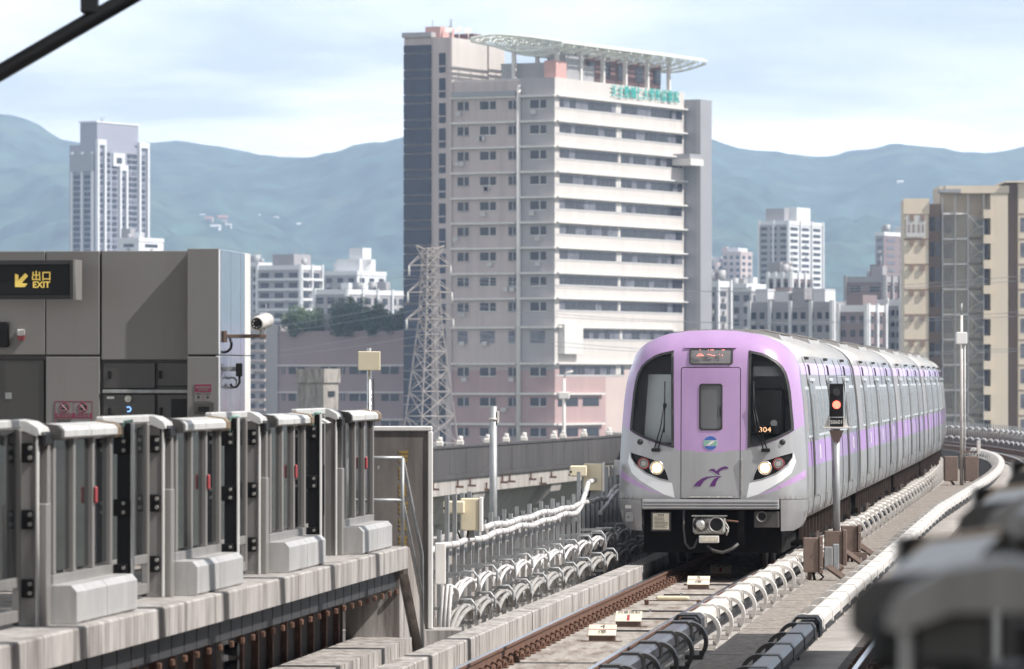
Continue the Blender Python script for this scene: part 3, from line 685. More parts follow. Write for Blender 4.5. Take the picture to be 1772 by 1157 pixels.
def patch(outer, holes=(), lines=(), classify=None, off=0.0, skirt=0.0, grid=.085, dst=.07, yf=front_y):
    outer = dens(outer, dst); holes = [dens(h, dst) for h in holes]; lines = [dens(l, dst, False) for l in lines]
    vs = []; es = []
    def addl(p, closed):
        b = len(vs); vs.extend(Vector(q) for q in p); n = len(p)
        es.extend((b+i, b+(i+1)%n) for i in range(n if closed else n-1))
    addl(outer, True)
    for h in holes: addl(h, True)
    for l in lines: addl(l, False)
    xs = [p[0] for p in outer]; ys = [p[1] for p in outer]
    u = min(xs)
    while u < max(xs):
        z = min(ys)
        while z < max(ys):
            if inside((u,z), outer) and not any(inside((u,z), h) for h in holes): vs.append(Vector((u+.003,z+.002)))
            z += grid
        u += grid
    V, E, F, *_ = delaunay_2d_cdt(vs, es, [], 0, 1e-5)
    mb = MB(); P3 = [(p.x, yf(p.x,p.y)-off, p.y) for p in V]; keep = []
    for f in F:
        c = (sum(V[i].x for i in f)/len(f), sum(V[i].y for i in f)/len(f))
        if inside(c, outer) and not any(inside(c, h) for h in holes): keep.append((f, classify(c) if classify else 0))
    mb.v = P3
    for f, m in keep: mb.f.append(tuple(f)); mb.m.append(m); mb.sm.append(True)
    if skirt:
        for loop in [outer]+list(holes):
            n = len(loop); a = [(p[0], yf(*p)-off, p[1]) for p in loop]; b = [(p[0], yf(*p)-off+skirt, p[1]) for p in loop]
            mb.add(a+b, [(i,(i+1)%n,n+(i+1)%n,n+i) for i in range(n)], 0)
    return mb

FRONT_Y = 82.0
train = empty('metro_train', 'purple and silver metro train approaching on the curved track', 'train', TP(FRONT_Y,0,0), TR(FRONT_Y+8))
TM = Matrix.Translation(train.location) @ Matrix.Rotation(train.rotation_euler.z,4,'Z'); TMI = TM.inverted()

# --- front mask
WS = [Zp(*p) for p in [(168,143),(164,578),(200,571),(240,559),(300,537),(350,512),(367,500),(366,470),(353,330),(345,285),(333,243),(315,212),(288,187),(255,167),(228,156)]]
WIN = [WS, mir(WS)]
DOOR = [Zp(*p) for p in [(-134,226),(-126,218),(125,218),(133,226),(133,805),(-134,805)]]
HL = [Zp(*p) for p in [(183,728),(190,700),(202,672),(228,640),(260,626),(300,613),(366,595),(363,622),(340,655),(290,693),(228,718)]]
HLS = [HL, mir(HL)]
SW = [Zp(*p) for p in [(160,800),(172,735),(183,731),(228,722),(292,697),(344,658),(366,598),(376,640),(357,690),(320,722),(270,752),(210,785)]]
SWS = [SW, mir(SW)]
STR = [Zp(*p) for p in [(200,789),(260,768),(320,735),(370,705),(416,676),(416,712),(370,733),(320,754),(262,775)]]
STRS = [STR, mir(STR)]
half_b = [(0,598),(60,597),(134,593),(163,580),(205,572),(245,560),(305,538),(352,514),(370,500),(395,488),(425,470)]
bound = [Zp(-d,y) for d,y in half_b[::-1]] + [Zp(d,y) for d,y in half_b[1:]]
def bz(u):
    d = abs(u)/FU
    for (a,y0),(b,y1) in zip(half_b, half_b[1:]):
        if d <= b: return zz(y0+(y1-y0)*(d-a)/(b-a))
    return zz(470)
ZB = zz(806)
rt = [(hw(ZB), ZB)] + [p for p in HALF if p[1] > ZB+.03]
OUTL = dens(rt + [(-u,z) for u,z in rt[::-1][1:]], .07, False)
outl_poly = OUTL
def cls(c):
    if any(inside(c, s) for s in STRS): return 1
    if any(inside(c, s) for s in SWS): return 2
    return 1 if c[1] > bz(c[0]) else 0
inner_lines = [s+[s[0]] for s in STRS+SWS] + [[p for p in bound if abs(p[0]) < hw(p[1])-.005]]
# keep stripe lines inside the outline
inner_lines = [[(max(-hw(z)+.012, min(hw(z)-.012, u)), z) for u, z in l] for l in inner_lines]
mk = patch(outl_poly, WIN+HLS+[DOOR], inner_lines, cls)
front = mk.build('front_mask', [M['silverfront'],M['purple'],M['silverlt']], train)
# shell from the mask edge back to the first body section
YB = 1.25
sh = MB(); n = len(OUTL)
la = [(u, front_y(u,z), z) for u,z in OUTL]; 
def shell_ring(k): return [(u, front_y(u,z)*(1-k)+YB*k, z) for u,z in OUTL]
r0, r1, r2 = la, shell_ring(.22), shell_ring(1.0)
for A, B, first in ((r0,r1,1),(r1,r2,0)):
    for i in range(n-1):
        zc = (OUTL[i][1]+OUTL[i+1][1])/2
        pur = zc > (zz(478) if first else 3.42); 
        if not first and zc > 3.42: mi = 3
        elif first and zz(712) < zc < zz(676): mi = 1
        else: mi = 1 if pur else 0
        sh.add([A[i],A[i+1],B[i+1],B[i]], [(0,1,2,3)], mi, True)
sh.build('cab_shell', [M['silverfront'],M['purple'],M['silverlt'],M['roofsil']], train)
# recessed dark backing so that gaps read as depth
def flat_back(y): return lambda u, z: y
for wdw in WIN:
    g = patch(wdw, [shrink(wdw,.042)], off=.012, skirt=.05); g.build('window_gasket', M['rubber'], front, fix=False)
    g = patch(shrink(wdw,.036), off=-.012, grid=.15); g.build('windshield', M['glassdark'], front, fix=False)
for s in (-1,1):     # cab interior behind each windscreen
    b = MB(); x0, x1 = s*.52, s*1.27
    b.add([(x0,1.15,1.9),(x1,1.15,1.9),(x1,1.15,3.5),(x0,1.15,3.5)], [(0,1,2,3)]); b.add([(x0,.2,1.95),(x1,.55,2.15),(x1,1.15,2.2),(x0,1.15,2.2)], [(0,1,2,3)])
    b.add([(x0,.2,1.9),(x0,1.15,1.9),(x0,1.15,3.5),(x0,.3,3.5)], [(0,1,2,3)]); b.add([(x0,.3,3.5),(x1,.75,3.4),(x1,1.15,3.4),(x0,1.15,3.5)], [(0,1,2,3)])
    b.build('cab_interior', M['cabin'], front, fix=False)
b = MB(); b.add([(-1.12,.50,2.1),(-.64,.42,2.05),(-.64,.44,3.17),(-1.05,.56,3.17)], [(0,1,2,3)])
b.add([(-.92,.46,2.12),(-.66,.415,2.05),(-.66,.43,3.15),(-.86,.47,3.15)], [(0,1,2,3)]); b.build('sun_blind', M['blind'], front, fix=False)
b = MB(); b.cbox(.62,1.15,.75,.95,2.2,2.95,.04); b.build('driver_seat', M['graydk'], front)
b = MB(); b.box(.66,1.16,.55,.58,3.14,3.3); b.build('sun_visor', M['cabin'], front)
b = MB(); b.tube([(1.0,.36,2.38),(1.0,.42,2.38)], .055, 14); b.build('cab_lamp', M['white'], front)
yr = front_y(.95,2.28)+.03
b = MB(); b.box(.74,1.10,yr,yr+.02,2.21,2.34); b.build('run_display', M['black'], front)
text('run_number', '304', .115, M['ledorange'], front, face_front(.87,yr-.006,2.275), .001, sx=1.2)
# door
dr = patch(shrink(DOOR,.012), [[Zp(*p) for p in [(-52,300),(-44,292),(44,292),(52,300),(52,492),(44,500),(-44,500),(-52,492)]]], [[p for p in bound if abs(p[0]) < .47]], lambda c: 1 if c[1] > bz(c[0]) else 0, off=.004, skirt=.05)
dr.build('front_door', [M['silverfront'],M['purple']], front, fix=False)
bk = patch(DOOR, off=-.045, grid=.3); bk.build('door_recess', M['rubber'], front, fix=False)
dw = [Zp(*p) for p in [(-52,305),(-40,292),(40,292),(52,305),(52,487),(40,500),(-40,500),(-52,487)]]
patch(dw, [shrink(dw,.028)], off=.014, skirt=.04).build('door_window_gasket', M['rubber'], front, fix=False)
patch(shrink(dw,.026), off=-.005).build('door_window', mat('door_glass', (.11,.11,.115), .12, 0, .1, 2), front)
# destination display
ds = [Zp(*p) for p in [(-97,142),(-88,133),(89,133),(97,142),(97,200),(88,207),(-88,207),(-97,200)]]
patch(ds, [shrink(ds,.02)], off=.02, skirt=.03).build('display_bezel', M['rubber'], front, fix=False)
patch(shrink(ds,.018), off=.008).build('display_glass', mat('display_glass', (.20,.19,.195), .15, 0, .12, 3), front, fix=False)
y0 = front_y(0,3.46)-.03
def DP(x, y): return ((x-885)/1772*85/107.3, y0-.004, 3.09-(595+y*.046-655)/107.3)
for st_ in ([(360,420),(625,410)],[(410,400),(430,352),(550,352),(572,400)],[(745,375),(830,362),(930,412),(1035,402)],[(1180,370),(1205,370)],[(1290,370),(1298,430)],[(470,195),(515,195)],[(780,198),(815,198)],[(862,198),(990,198)],[(1275,198),(1382,198)]):
    MB().tube([DP(*q_) for q_ in st_], .0075, 6).build('led_stroke', M['led'], front)
# hood lip over the display and door
lp = [Zp(*p) for p in [(-120,128),(110,128),(112,133),(-118,133)]]
patch(lp, off=.03, skirt=.05).build('display_lip', M['purple'], front, fix=False)
# headlights
for k, s in enumerate((1,-1)):
    h = HLS[k]
    hs = patch(h, off=-.03, grid=.12); hs.build('headlight_housing', M['black'], front, fix=False)
    patch(h, [shrink(h,.014)], off=.006, skirt=.05).build('headlight_rim', M['silverfront'], front, fix=False)
    for du, y, m, r in ((241,667,'lamp_on',.086),(301,648,'lamp_off',.05)):
        u, z = s*du*FU, zz(y); yy = front_y(u,z)
        l = MB(); l.tube([(u,yy+.01,z),(u,yy-.022,z)], [r, r*.9], 22); l.build('lamp', M[m], front)
        l = MB(); l.tube([(u+math.cos(a)*(r+.02 if m=='lamp_on' else .088),yy-.012,z+math.sin(a)*(r+.02 if m=='lamp_on' else .088)) for a in [2*math.pi*q/24 for q in range(25)]], .011, 6, cap=False); l.build('lamp_ring', M['chrome'] if m=='lamp_on' else M['red'], front)
        if m == 'lamp_off':
            l = MB(); l.tube([(u+math.cos(a)*.065,yy-.012,z+math.sin(a)*.065) for a in [2*math.pi*q/24 for q in range(25)]], .012, 6, cap=False); l.build('lamp_ring', M['alloy'], front)
# wipers, marker bumps
for s in (-1,1):
    pu, pz = s*245*FU, zz(588); by = front_y(pu,pz)
    b = MB(); b.cbox(pu-.07,pu+.07,by-.07,by+.01,pz-.025,pz+.03,.01); b.build('wiper_pivot', M['black'], front)
    mu, mz = s*(-1)*0+s*190*FU, zz(390)
    if s < 0: mu = -205*FU
    for dx in (-.03,.03):
        b = MB(); b.tube([(pu+dx,by-.05,pz),((pu+mu)/2+dx*.9-s*.03,front_y((pu+mu)/2,(pz+mz)/2)-.05,(pz+mz)/2),(mu+dx*.4,front_y(mu,mz)-.045,mz)], .011, 6); b.build('wiper_arm', M['black'], front)
    b = MB(); b.tube([(mu,front_y(mu,zz(282))-.03,zz(282)),(mu+s*.01,front_y(mu,zz(510))-.03,zz(510))], .013, 6); b.cbox(mu-.03,mu+.03,front_y(mu,mz)-.06,front_y(mu,mz)-.02,mz-.03,mz+.04,.008); b.build('wiper_blade', M['black'], front)
    u, z = s*318*FU, zz(552); yy = front_y(u,z); b = MB(); b.tube([(u,yy+.01,z),(u,yy-.03,z),(u,yy-.045,z)], [.05,.042,.02], 12); b.build('sensor_bump', M['rubber'], front)
# emblems on the door
def stick(poly, m, name, off=.010, grid=.06, dst=.03): return patch(poly, off=off, grid=grid, dst=dst).build(name, M[m], front, fix=False)
eu, ez, er = -.004, zz(556), .116
stick(circle(eu,ez,er,32), 'white', 'round_emblem', .0085)
def band(zl, zh, r):
    pts = []
    for q in range(9):
        z = zl+(zh-zl)*q/8; h = math.sqrt(max(0,r*r-z*z)); pts.append((eu+h,ez+z))
    for q in range(9):
        z = zh+(zl-zh)*q/8; h = math.sqrt(max(0,r*r-z*z)); pts.append((eu-h,ez+z))
    return pts
stick(band(.045,.112,.113), 'blue', 'emblem_band', .0115); stick(band(-.112,-.05,.113), 'blue', 'emblem_band', .0115)
for k in range(4): stick(band(-.042+.021*k,-.030+.021*k,.113), 'green', 'emblem_band', .0115)
stick([(eu-.09,ez-.055),(eu-.02,ez-.048),(eu+.09,ez+.042),(eu+.02,ez+.03)], 'white', 'emblem_stroke', .0135)
# bird over road emblem (zoom coordinates of the photograph)
def E(p): return [((x-672)*.000756*1.0+.0, zz(705)+ (505-y)*.000756*1.0) for x,y in p]
SCL = 1.0
def EP(pts): return [(((x-672)*.2074)*.00932, zz(705)+((508-y)*.2074)*.00932) for x,y in pts]
stick(EP([(655,462),(672,446),(690,442),(708,447),(720,464),(737,446),(765,430),(795,422),(815,428),(822,446),(800,444),(775,450),(752,462),(742,476),(750,495),(728,490),(700,470),(678,460)]), 'dkpurple', 'bird_emblem', .0105)
stick(EP([(527,590),(560,552),(600,524),(640,510),(690,505),(762,504),(762,511),(690,514),(650,522),(618,545),(600,570),(586,592)]), 'dkpurple', 'road_emblem', .0105)
stick(EP([(664,590),(684,550),(702,528),(722,517),(758,512),(735,530),(720,555),(712,590)]), 'dkpurple', 'road_emblem', .0105)
# hinge, sill step
b = MB()
for q in range(12): b.cbox(136*FU-.012,136*FU+.02,front_y(.49,1.6)-.035,front_y(.49,1.6)+.01,zz(778)+q*.047,zz(778)+q*.047+.042,.004)
b.build('door_hinge', M['alloy'], front)
b = MB(); b.cbox(-.35,.36,front_y(0,1.2)-.03,front_y(0,1.2)+.01,zz(799),zz(792),.004); b.build('door_sill', M['chrome'], front)
# ribbed bumper beam with end skirts
b = MB(); b.cbox(-1.105,1.105,-.05,.3,zz(851),zz(807),.012)
for q in range(3): b.cbox(-1.09,1.09,-.085,-.045,zz(847)+.048*q,zz(847)+.048*q+.026,.006)
b.build('bumper_beam', M['silverfront'], train)
for s in (-1,1):
    sk = [(1.125,zz(808)),(hw(zz(808)),zz(808)),(1.515,1.0),(1.47,.80),(1.42,.70),(1.32,.645),(1.125,.64)]
    if s < 0: sk = mir(sk)
    c = patch(sk, off=0, skirt=.12).build('corner_skirt', M['silverfront'], train, fix=False)
    e = MB(); ring = [(s*u,z) for u,z in ((1.522,zz(808)),(1.515,1.0),(1.47,.80),(1.42,.70),(1.32,.645))]
    e.add([(u,front_y(u,z),z) for u,z in ring]+[(u,1.25,z) for u,z in ring], [(i,i+1,6+i,5+i) for i in range(4)], 0, True); e.build('skirt_return', M['silverfront'], c, fix=False)
    if s < 0:
        b = MB(); yy = front_y(-1.32,.95); b.cbox(-1.40,-1.26,yy-.03,yy+.02,.78,.94,.01); b.build('access_flap', M['silverfront'], c)
        b = MB(); b.box(-1.40,-1.27,front_y(-1.33,1.03)-.02,front_y(-1.33,1.03)+.02,1.0,1.055); b.build('notice_sticker', M['white'], c)
        b = MB(); b.tube([(-1.35,yy-.035,.86),(-1.35,yy-.02,.86)], .014, 8); b.build('lock', M['black'], c)
# underside of the cab: coupler, horn, notice board, hoses
b = MB(); b.box(-1.12,1.12,.5,3.0,.28,1.0); b.build('underframe', M['cave'], train)
cp = MB(); cp.cbox(-.27,.25,-.22,.02,.60,.88,.035); cp.box(-.29,.27,-.24,.04,.885,.9); cpo = cp.build('coupler_head', M['alloy'], train)
l = MB(); l.tube([(-.14,-.34,.755),(-.14,-.22,.755)], [.045,.125], 20); l.build('coupler_cone', M['chrome'], cpo)
l = MB(); l.tube([(.11,-.226,.755),(.11,-.20,.755)], .115, 20); l.build('coupler_cup', M['black'], cpo)
l = MB(); l.tube([(.11+math.cos(a)*.115,-.228,.755+math.sin(a)*.115) for a in [2*math.pi*q/20 for q in range(21)]], .012, 6, cap=False); l.build('cup_rim', M['alloy'], cpo)
l = MB(); l.cbox(-.17,.15,-.26,-.12,.46,.575,.01); l.build('contact_box', M['cover'], cpo)
l = MB(); l.box(-.12,.12,-.263,-.261,.49,.55); l.build('contact_label', M['signcream'], cpo)
l = MB(); l.tube([(.26,-.15,.82),(.36,-.15,.81),(.46,-.15,.80)], .016, 8); l.build('release_handle', M['rust'], cpo)
l = MB(); l.tube([(.26,-.16,.72),(.30,-.18,.66),(.27,-.18,.58)], .01, 6); l.tube([(.25,-.16,.80),(.31,-.2,.70),(.26,-.16,.60)], .008, 6); l.build('release_cable', M['cover'], cpo)
l = MB(); l.box(-.1,.1,0,1.5,.66,.84); l.build('drawbar', M['cave'], cpo)
l = MB(); l.tube([(-.43,.0,.98),(-.43,-.05,.7),(-.40,-.08,.45),(-.33,-.08,.36),(-.26,-.08,.38),(-.2,-.08,.52)], .018, 8); l.build('air_hose', M['graydk'], train)
l = MB(); l.tube([(-.05,-.05,.42),(.05,-.07,.33),(.2,-.08,.30),(.35,-.06,.36),(.45,-.02,.44)], .028, 8); l.build('air_hose', M['graydk'], train)
l = MB(); l.box(.44,.54,-.02,.2,.42,1.0); l.build('hose_hanger', M['cave'], train)
l = MB(); l.cbox(-.96,-.64,-.02,.06,.64,.95,.01); nb = l.build('notice_board', M['graydk'], train)
l = MB(); l.box(-.93,-.67,-.024,-.0205,.67,.93); l.build('notice_sheet', M['signcream'], nb)
for q in range(9): 
    l = MB(); l.box(-.91,-.91+random.uniform(.14,.22),-.0265,-.0245,.69+.022*q,.697+.022*q); l.build('notice_line', M['ink'], nb)
for q in range(4): MB().box(-.85+.028*q,-.836+.028*q,-.0265,-.0245,.89,.918).build('notice_heading', M['ink'], nb)
l = MB(); l.cbox(.70,1.10,.02,.3,.70,.96,.01); hb = l.build('horn_bracket', M['graydk'], train)
l = MB(); l.tube([(.835,-.10,.885),(.835,-.02,.885),(.835,.1,.885)], [.085,.05,.03], 18, cap=False); l.build('horn', M['alloy'], hb)
l = MB(); l.tube([(.835,-.05,.885),(.835,-.045,.885)], [.06,.058], 16); l.build('horn_throat', M['black'], hb)

# --- cars
LEN, PITCH = 19.8, 20.5
def profile_loop(): return [(u,z) for u,z in HALF] + [(-u,z) for u,z in HALF[::-1][1:]]
def split_loop():
    # add exact stripe boundaries
    zs = sorted(set([z for _, z in HALF] + [1.66,2.06,3.17,3.36]))
    h = [(hw(z), z) if (hw(z),z) not in HALF else (hw(z),z) for z in zs if z <= 3.48] + [p for p in HALF if p[1] > 3.48]
    h = [(hw(.84),.84)] + [q for q in h if q[1] > .9]
    return h + [(-u,z) for u,z in h[::-1][1:]]
LOOP = split_loop()
def body_mesh(y0, y1):
    mb = MB(); n = len(LOOP)
    for i in range(n-1):
        a, b = LOOP[i], LOOP[i+1]; zc = (a[1]+b[1])/2
        mi = 2 if 3.17 < zc < 3.36 else 1 if 1.66 < zc < 2.06 else 3 if zc > 3.48 else 0
        mb.add([(a[0],y0,a[1]),(b[0],y0,b[1]),(b[0],y1,b[1]),(a[0],y1,a[1])], [(0,1,2,3)], mi, True)
    for y in (y0,y1): mb.add([(u,y,z) for u,z in LOOP], [tuple(range(n))], 0)
    mb.add([(LOOP[0][0],y0,.84),(LOOP[-1][0],y0,.84),(LOOP[-1][0],y1,.84),(LOOP[0][0],y1,.84)], [(0,1,2,3)], 0)
    return mb.mesh('car_body', [M['silver'],M['purpleside'],M['lav'],M['roofsil']], True)
def side_panel(y0, y1, z0, z1, off, thick, s, inset=None):
    zs_ = sorted(set([z0,z1]+[z for z in (1.0,1.3,1.6,1.9,2.3,2.75,3.1,3.3) if z0 < z < z1])); mb = MB(); n = len(zs_)
    vs = []
    for o in (off, off-thick):
        for y in (y0,y1): vs += [(s*(hw(z)+o), y, z) for z in zs_]
    fs = []
    for i in range(n-1):
        fs += [(i,i+1,n+i+1,n+i),(2*n+i,2*n+i+1,3*n+i+1,3*n+i),(i,i+1,2*n+i+1,2*n+i),(n+i,n+i+1,3*n+i+1,3*n+i)]
    fs += [(0,n,3*n,2*n),(n-1,2*n-1,4*n-1,3*n-1)]
    return mb.add(vs, fs)
parts = []
for s in (1,-1):
    def sp(name, m, *a): parts.append((name, side_panel(*a, s).mesh(name, M[m], True)))
    doors = (3.6, 9.9, 16.2)
    for d in doors:
        sp('side_door','silver', d-.68,d-.012,1.16,3.02,.030,.035); sp('side_door','silver', d+.012,d+.68,1.16,3.02,.030,.035)
        sp('door_pane','winglass', d-.55,d-.13,2.08,2.85,.036,.01); sp('door_pane','winglass', d+.13,d+.55,2.08,2.85,.036,.01)
        sp('door_post','graydk', d-.71,d-.69,1.12,3.06,.010,.03); sp('door_post','graydk', d+.69,d+.71,1.12,3.06,.010,.03); sp('door_band','purpleside', d-.68,d-.014,1.66,2.06,.032,.0015); sp('door_band','purpleside', d+.014,d+.68,1.66,2.06,.032,.0015); sp('door_header','silverlt', d-.8,d+.8,3.065,3.11,.05,.05)
        parts.append(('drip_hook', MB().cbox(s*1.30-.05,s*1.30+.09,d-.1,d+.1,3.42,3.47,.01).mesh('drip_hook', M['graydk'], True)))
        sp('door_lamp','rubber', d-.06,d+.06,3.16,3.34,.028,.03)
        sp('band_icon','white', d+.95,d+1.25,1.74,1.98,.004,.004); sp('band_icon','white', d+1.4,d+1.62,1.74,1.98,.004,.004)
    for a, b in ((.9 if False else 1.5,2.55),(4.75,6.6),(6.85,8.7),(11.05,12.9),(13.15,15.0),(17.25,19.0)):
        sp('window_frame','silverlt', a-.05,b+.05,2.13,2.97,.018,.02); sp('side_window','winglass', a,b,2.18,2.92,.024,.01)
    for y in (2.75, 6.72, 8.9, 12.97+.06, 15.2, 19.3): sp('body_seam','graydk', y-.02,y+.02,.86,3.45,.010,.012)
    for y in (1.6,5.2,7.6,11.6,14.0,17.6): sp('skirt_hatch','silver', y-.4,y+.4,.90,1.12,.014,.02)
# roof: ribs, equipment fairings with rusty louvres
for y in rng(1.2, 19.4, .7):
    r_ = MB(); pr = [(u, z+.018) for u,z in LOOP if z > 3.55]; k = len(pr)
    r_.add([(u,y-.02,z) for u,z in pr]+[(u,y+.02,z) for u,z in pr], [(i,i+1,k+i+1,k+i) for i in range(k-1)]); parts.append(('roof_rib', r_.mesh('roof_rib', M['roofsil'], False)))
for y in (5.0, 14.0):
    r_ = MB(); r_.prism([(-1.0,3.66),(-.92,3.84),(-.5,3.925),(.5,3.925),(.92,3.84),(1.0,3.66)], 'y', y-1.9, y+1.9); parts.append(('roof_unit', r_.mesh('roof_unit', M['roofsil'], True)))
    for s in (-1,1):
        r_ = MB(); r_.add([(s*.94,y-1.5,3.842),(s*.94,y+1.5,3.842),(s*.52,y+1.5,3.929),(s*.52,y-1.5,3.929)],[(0,1,2,3)]); parts.append(('roof_louvre', r_.mesh('roof_louvre', M['rust'], False)))
        for q in range(6):
            r_ = MB(); yy = y-1.3+.5*q; r_.prism([(s*.93,3.846),(s*.55,3.925),(s*.55,3.94),(s*.94,3.86)], 'y', yy, yy+.22); parts.append(('louvre_blade', r_.mesh('louvre_blade', M['roofsil'], True)))
    # underfloor
def ubox(x0,x1,y0,y1,z0,z1): parts.append(('underfloor_box', MB().cbox(x0,x1,y0,y1,z0,z1,.03).mesh('underfloor_box', M[random.choice(('cave','cave','underbrown'))], True)))
for a,b,zl in ((5.2,6.6,.25),(6.8,8.0,.32),(8.3,9.2,.22),(9.5,11.2,.28),(11.5,12.4,.24),(12.7,14.2,.3)): ubox(-1.28,1.28,a,b,zl,.85)
for y in (2.9, 16.9):
    ubox(-1.05,1.05,y-1.2,y+1.2,.42,.86)
    for dy in (-1.05,1.05):
        for s in (-1,1):
            wm = MB(); wm.tube([(s*.68,y+dy,.43),(s*.80,y+dy,.43)], .43, 24); parts.append(('wheel', wm.mesh('wheel', M['graydk'], True)))
    for s in (-1,1):
        fr_ = MB(); fr_.cbox(s*1.05-.08,s*1.05+.08,y-1.5,y+1.5,.36,.52,.03); parts.append(('bogie_frame', fr_.mesh('bogie_frame', M['cave'], True)))
for y in rng(1.8,19,1.05):
    hm2 = MB(); hm2.box(1.33,1.39,y-.03,y+.03,.28+random.random()*.22,.86); parts.append(('cable_drop', hm2.mesh('cable_drop', M['underbrown'], True)))
bmesh0 = body_mesh(YB, LEN); bmesh1 = body_mesh(0.0, LEN)
# arc-length table of the track so that every car sits on the curve
def walk_track(Y0, dist):
    Y = Y0; d_ = 0
    while d_ < dist: s0 = track(Y)[1]; Y += .25; d_ += .25*math.hypot(1, s0)
    return Y
for k in range(5):
    Ya = walk_track(FRONT_Y, k*PITCH) if k else FRONT_Y; Yb = walk_track(FRONT_Y, k*PITCH+LEN)
    pa, pb = TP(Ya), TP(Yb); ang = math.atan2(-(pb.x-pa.x), pb.y-pa.y)
    if k == 0: ang = train.rotation_euler.z
    loc = TMI @ pa
    car = inst('car_body', bmesh0 if k == 0 else bmesh1, train, loc, ang-train.rotation_euler.z)
    for nm, me in parts:
        if k > 2 and nm in ('skirt_hatch','band_icon','louvre_blade'): 
            if nm != 'band_icon': continue
        inst(nm, me, car)
    if k < 4:
        g = MB(); lp2 = [(u*.93, .75+(z-.75)*.965) for u,z in LOOP]
        for q in range(5):
            ya = LEN+.02+q*.13; g.prism([(u*(1 if q%2 else .97),z) for u,z in lp2], 'y', ya, ya+.12)
        g.build('gangway_bellows', M['graydk'], car)
# ================================================================== PLATFORM GATES
def gate_parts(sg):
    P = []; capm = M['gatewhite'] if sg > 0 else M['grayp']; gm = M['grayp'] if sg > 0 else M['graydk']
    def add(name, mb, m):
        if sg < 0: mb.v = [(-x,y,z) for x,y,z in mb.v]
        mb.v = [(x,y,z*1.065 if z > .4 and sg > 0 else z) for x,y,z in mb.v]; P.append((name, mb.mesh(name, m, True)))
    add('end_panel', MB().cbox(-.08,.05,0,.05,0,1.40,.006), gm)
    add('end_edge', MB().cbox(.053,.072,-.01,.06,0,1.40,.004), M['gatewhite'])
    add('end_cap', MB().prism([(-.24,1.36),(-.24,1.45),(-.2,1.475),(-.1,1.49),(0,1.475),(.08,1.43),(.10,1.38),(.07,1.37),(-.02,1.405),(-.16,1.405),(-.16,1.36)], 'y', -.06, .35), capm)
    add('cap_lining', MB().box(-.238,-.165,-.055,.34,1.405,1.45), M['bronze'])
    add('cap_block', MB().cbox(.02,.13,.0,.30,1.30,1.40,.02), M['black'])
    add('motor_box', MB().cbox(-.14,.02,.06,.40,0,1.30,.01), M['graydk'])
    add('inner_panel', MB().cbox(.025,.09,.28,.40,0,1.33,.006), gm)
    add('lower_cover', MB().cbox(.03,.12,.10,.27,.0,.88,.006), gm)
    for y in (.42,1.18,1.94,2.68): add('mullion', MB().cbox(.03,.11,y,y+.075,.38,1.34,.006), gm)
    for y0,y1 in ((.50,1.175),(1.26,1.935),(2.02,2.675)): add('pane', MB().box(.062,.074,y0,y1,.40,1.33), M['glasspane'])
    add('bottom_rail', MB().cbox(.03,.11,.40,2.78,.27,.375,.006), gm)
    for y in (.9,1.7,2.5): add('inner_frame', MB().box(-.14,-.1,y,y+.1,0,1.34), M['graydk'])
    for y0,y1 in ((.48,1.58),(1.60,2.68)):
        add('top_rail', MB().prism([(-.02,1.345),(.15,1.345),(.17,1.36),(.17,1.405),(.14,1.435),(-.02,1.455)], 'y', y0, y1), M['gatewhite'])
    add('rail_end', MB().prism([(-.02,1.335),(.16,1.335),(.182,1.355),(.182,1.41),(.145,1.445),(-.02,1.465)], 'y', .36, .475), M['graydk'])
    add('rail_end', MB().prism([(-.02,1.335),(.16,1.335),(.182,1.355),(.182,1.41),(.145,1.445),(-.02,1.465)], 'y', 2.685, 2.86), M['bronze'])
    for y0,y1 in ((.30,1.50),(1.515,2.76)):
        add('plinth', MB().prism([(.03,0.004),(.30,0.004),(.315,.02),(.315,.25),(.27,.30),(.03,.30)], 'y', y0, y1), M['plinth'])
    add('black_post', MB().cbox(.10,.215,2.98,3.06,0,1.44,.006), M['black'])
    add('post_edge', MB().cbox(.217,.232,2.97,3.07,0,1.44,.004), M['gatewhite'])
    for z in (.22,.70,1.18):
        add('hinge_bracket', MB().cbox(-.055,.04,-.035,-.001,z,z+.14,.006), M['black'])
        for dz in (.035,.105): add('bracket_bolt', MB().tube([(.02,-.055,z+dz),(.02,-.03,z+dz)], .017, 8), M['alloy'])
        add('hinge_bracket', MB().cbox(.075,.19,2.945,2.979,z+.02,z+.15,.006), M['black'])
        for dz in (.05,.12): add('bracket_bolt', MB().tube([(.165,2.925,z+dz),(.165,2.95,z+dz)], .015, 8), M['alloy'])
    # sliding leaf
    for y in (3.12,4.10,5.06): add('leaf_stile', MB().cbox(-.09,-.035,y,y+.08,.04,1.42,.006), gm)
    add('leaf_rail', MB().cbox(-.1,-.03,3.10,5.10,1.425,1.49,.01), capm)
    add('leaf_rail', MB().cbox(-.09,-.035,3.21,5.05,.04,.13,.006), gm); add('leaf_rail', MB().cbox(-.09,-.035,3.21,5.05,.30,.38,.006), gm)
    add('pane', MB().box(-.068,-.056,3.21,4.09,.385,1.42), M['glasspane']); add('pane', MB().box(-.068,-.056,4.19,5.05,.385,1.42), M['glasspane'])
    add('release_handle', MB().cbox(.112,.14,1.95,2.0,.84,.97,.01), M['red'])
    add('release_handle', MB().cbox(-.033,-.015,4.11,4.17,.80,.84,.006), M['white'])
    if sg > 0: b = MB(); b.tube([(.15,2.97,1.25),(.15,2.96,1.40),(.17,2.96,1.45),(.24,2.96,1.46)], .013, 6); add('green_lead', b, mat('mint_cable', (.30,.48,.42), .5, 0, 0))
    return P
GL = gate_parts(1); GR = gate_parts(-1)
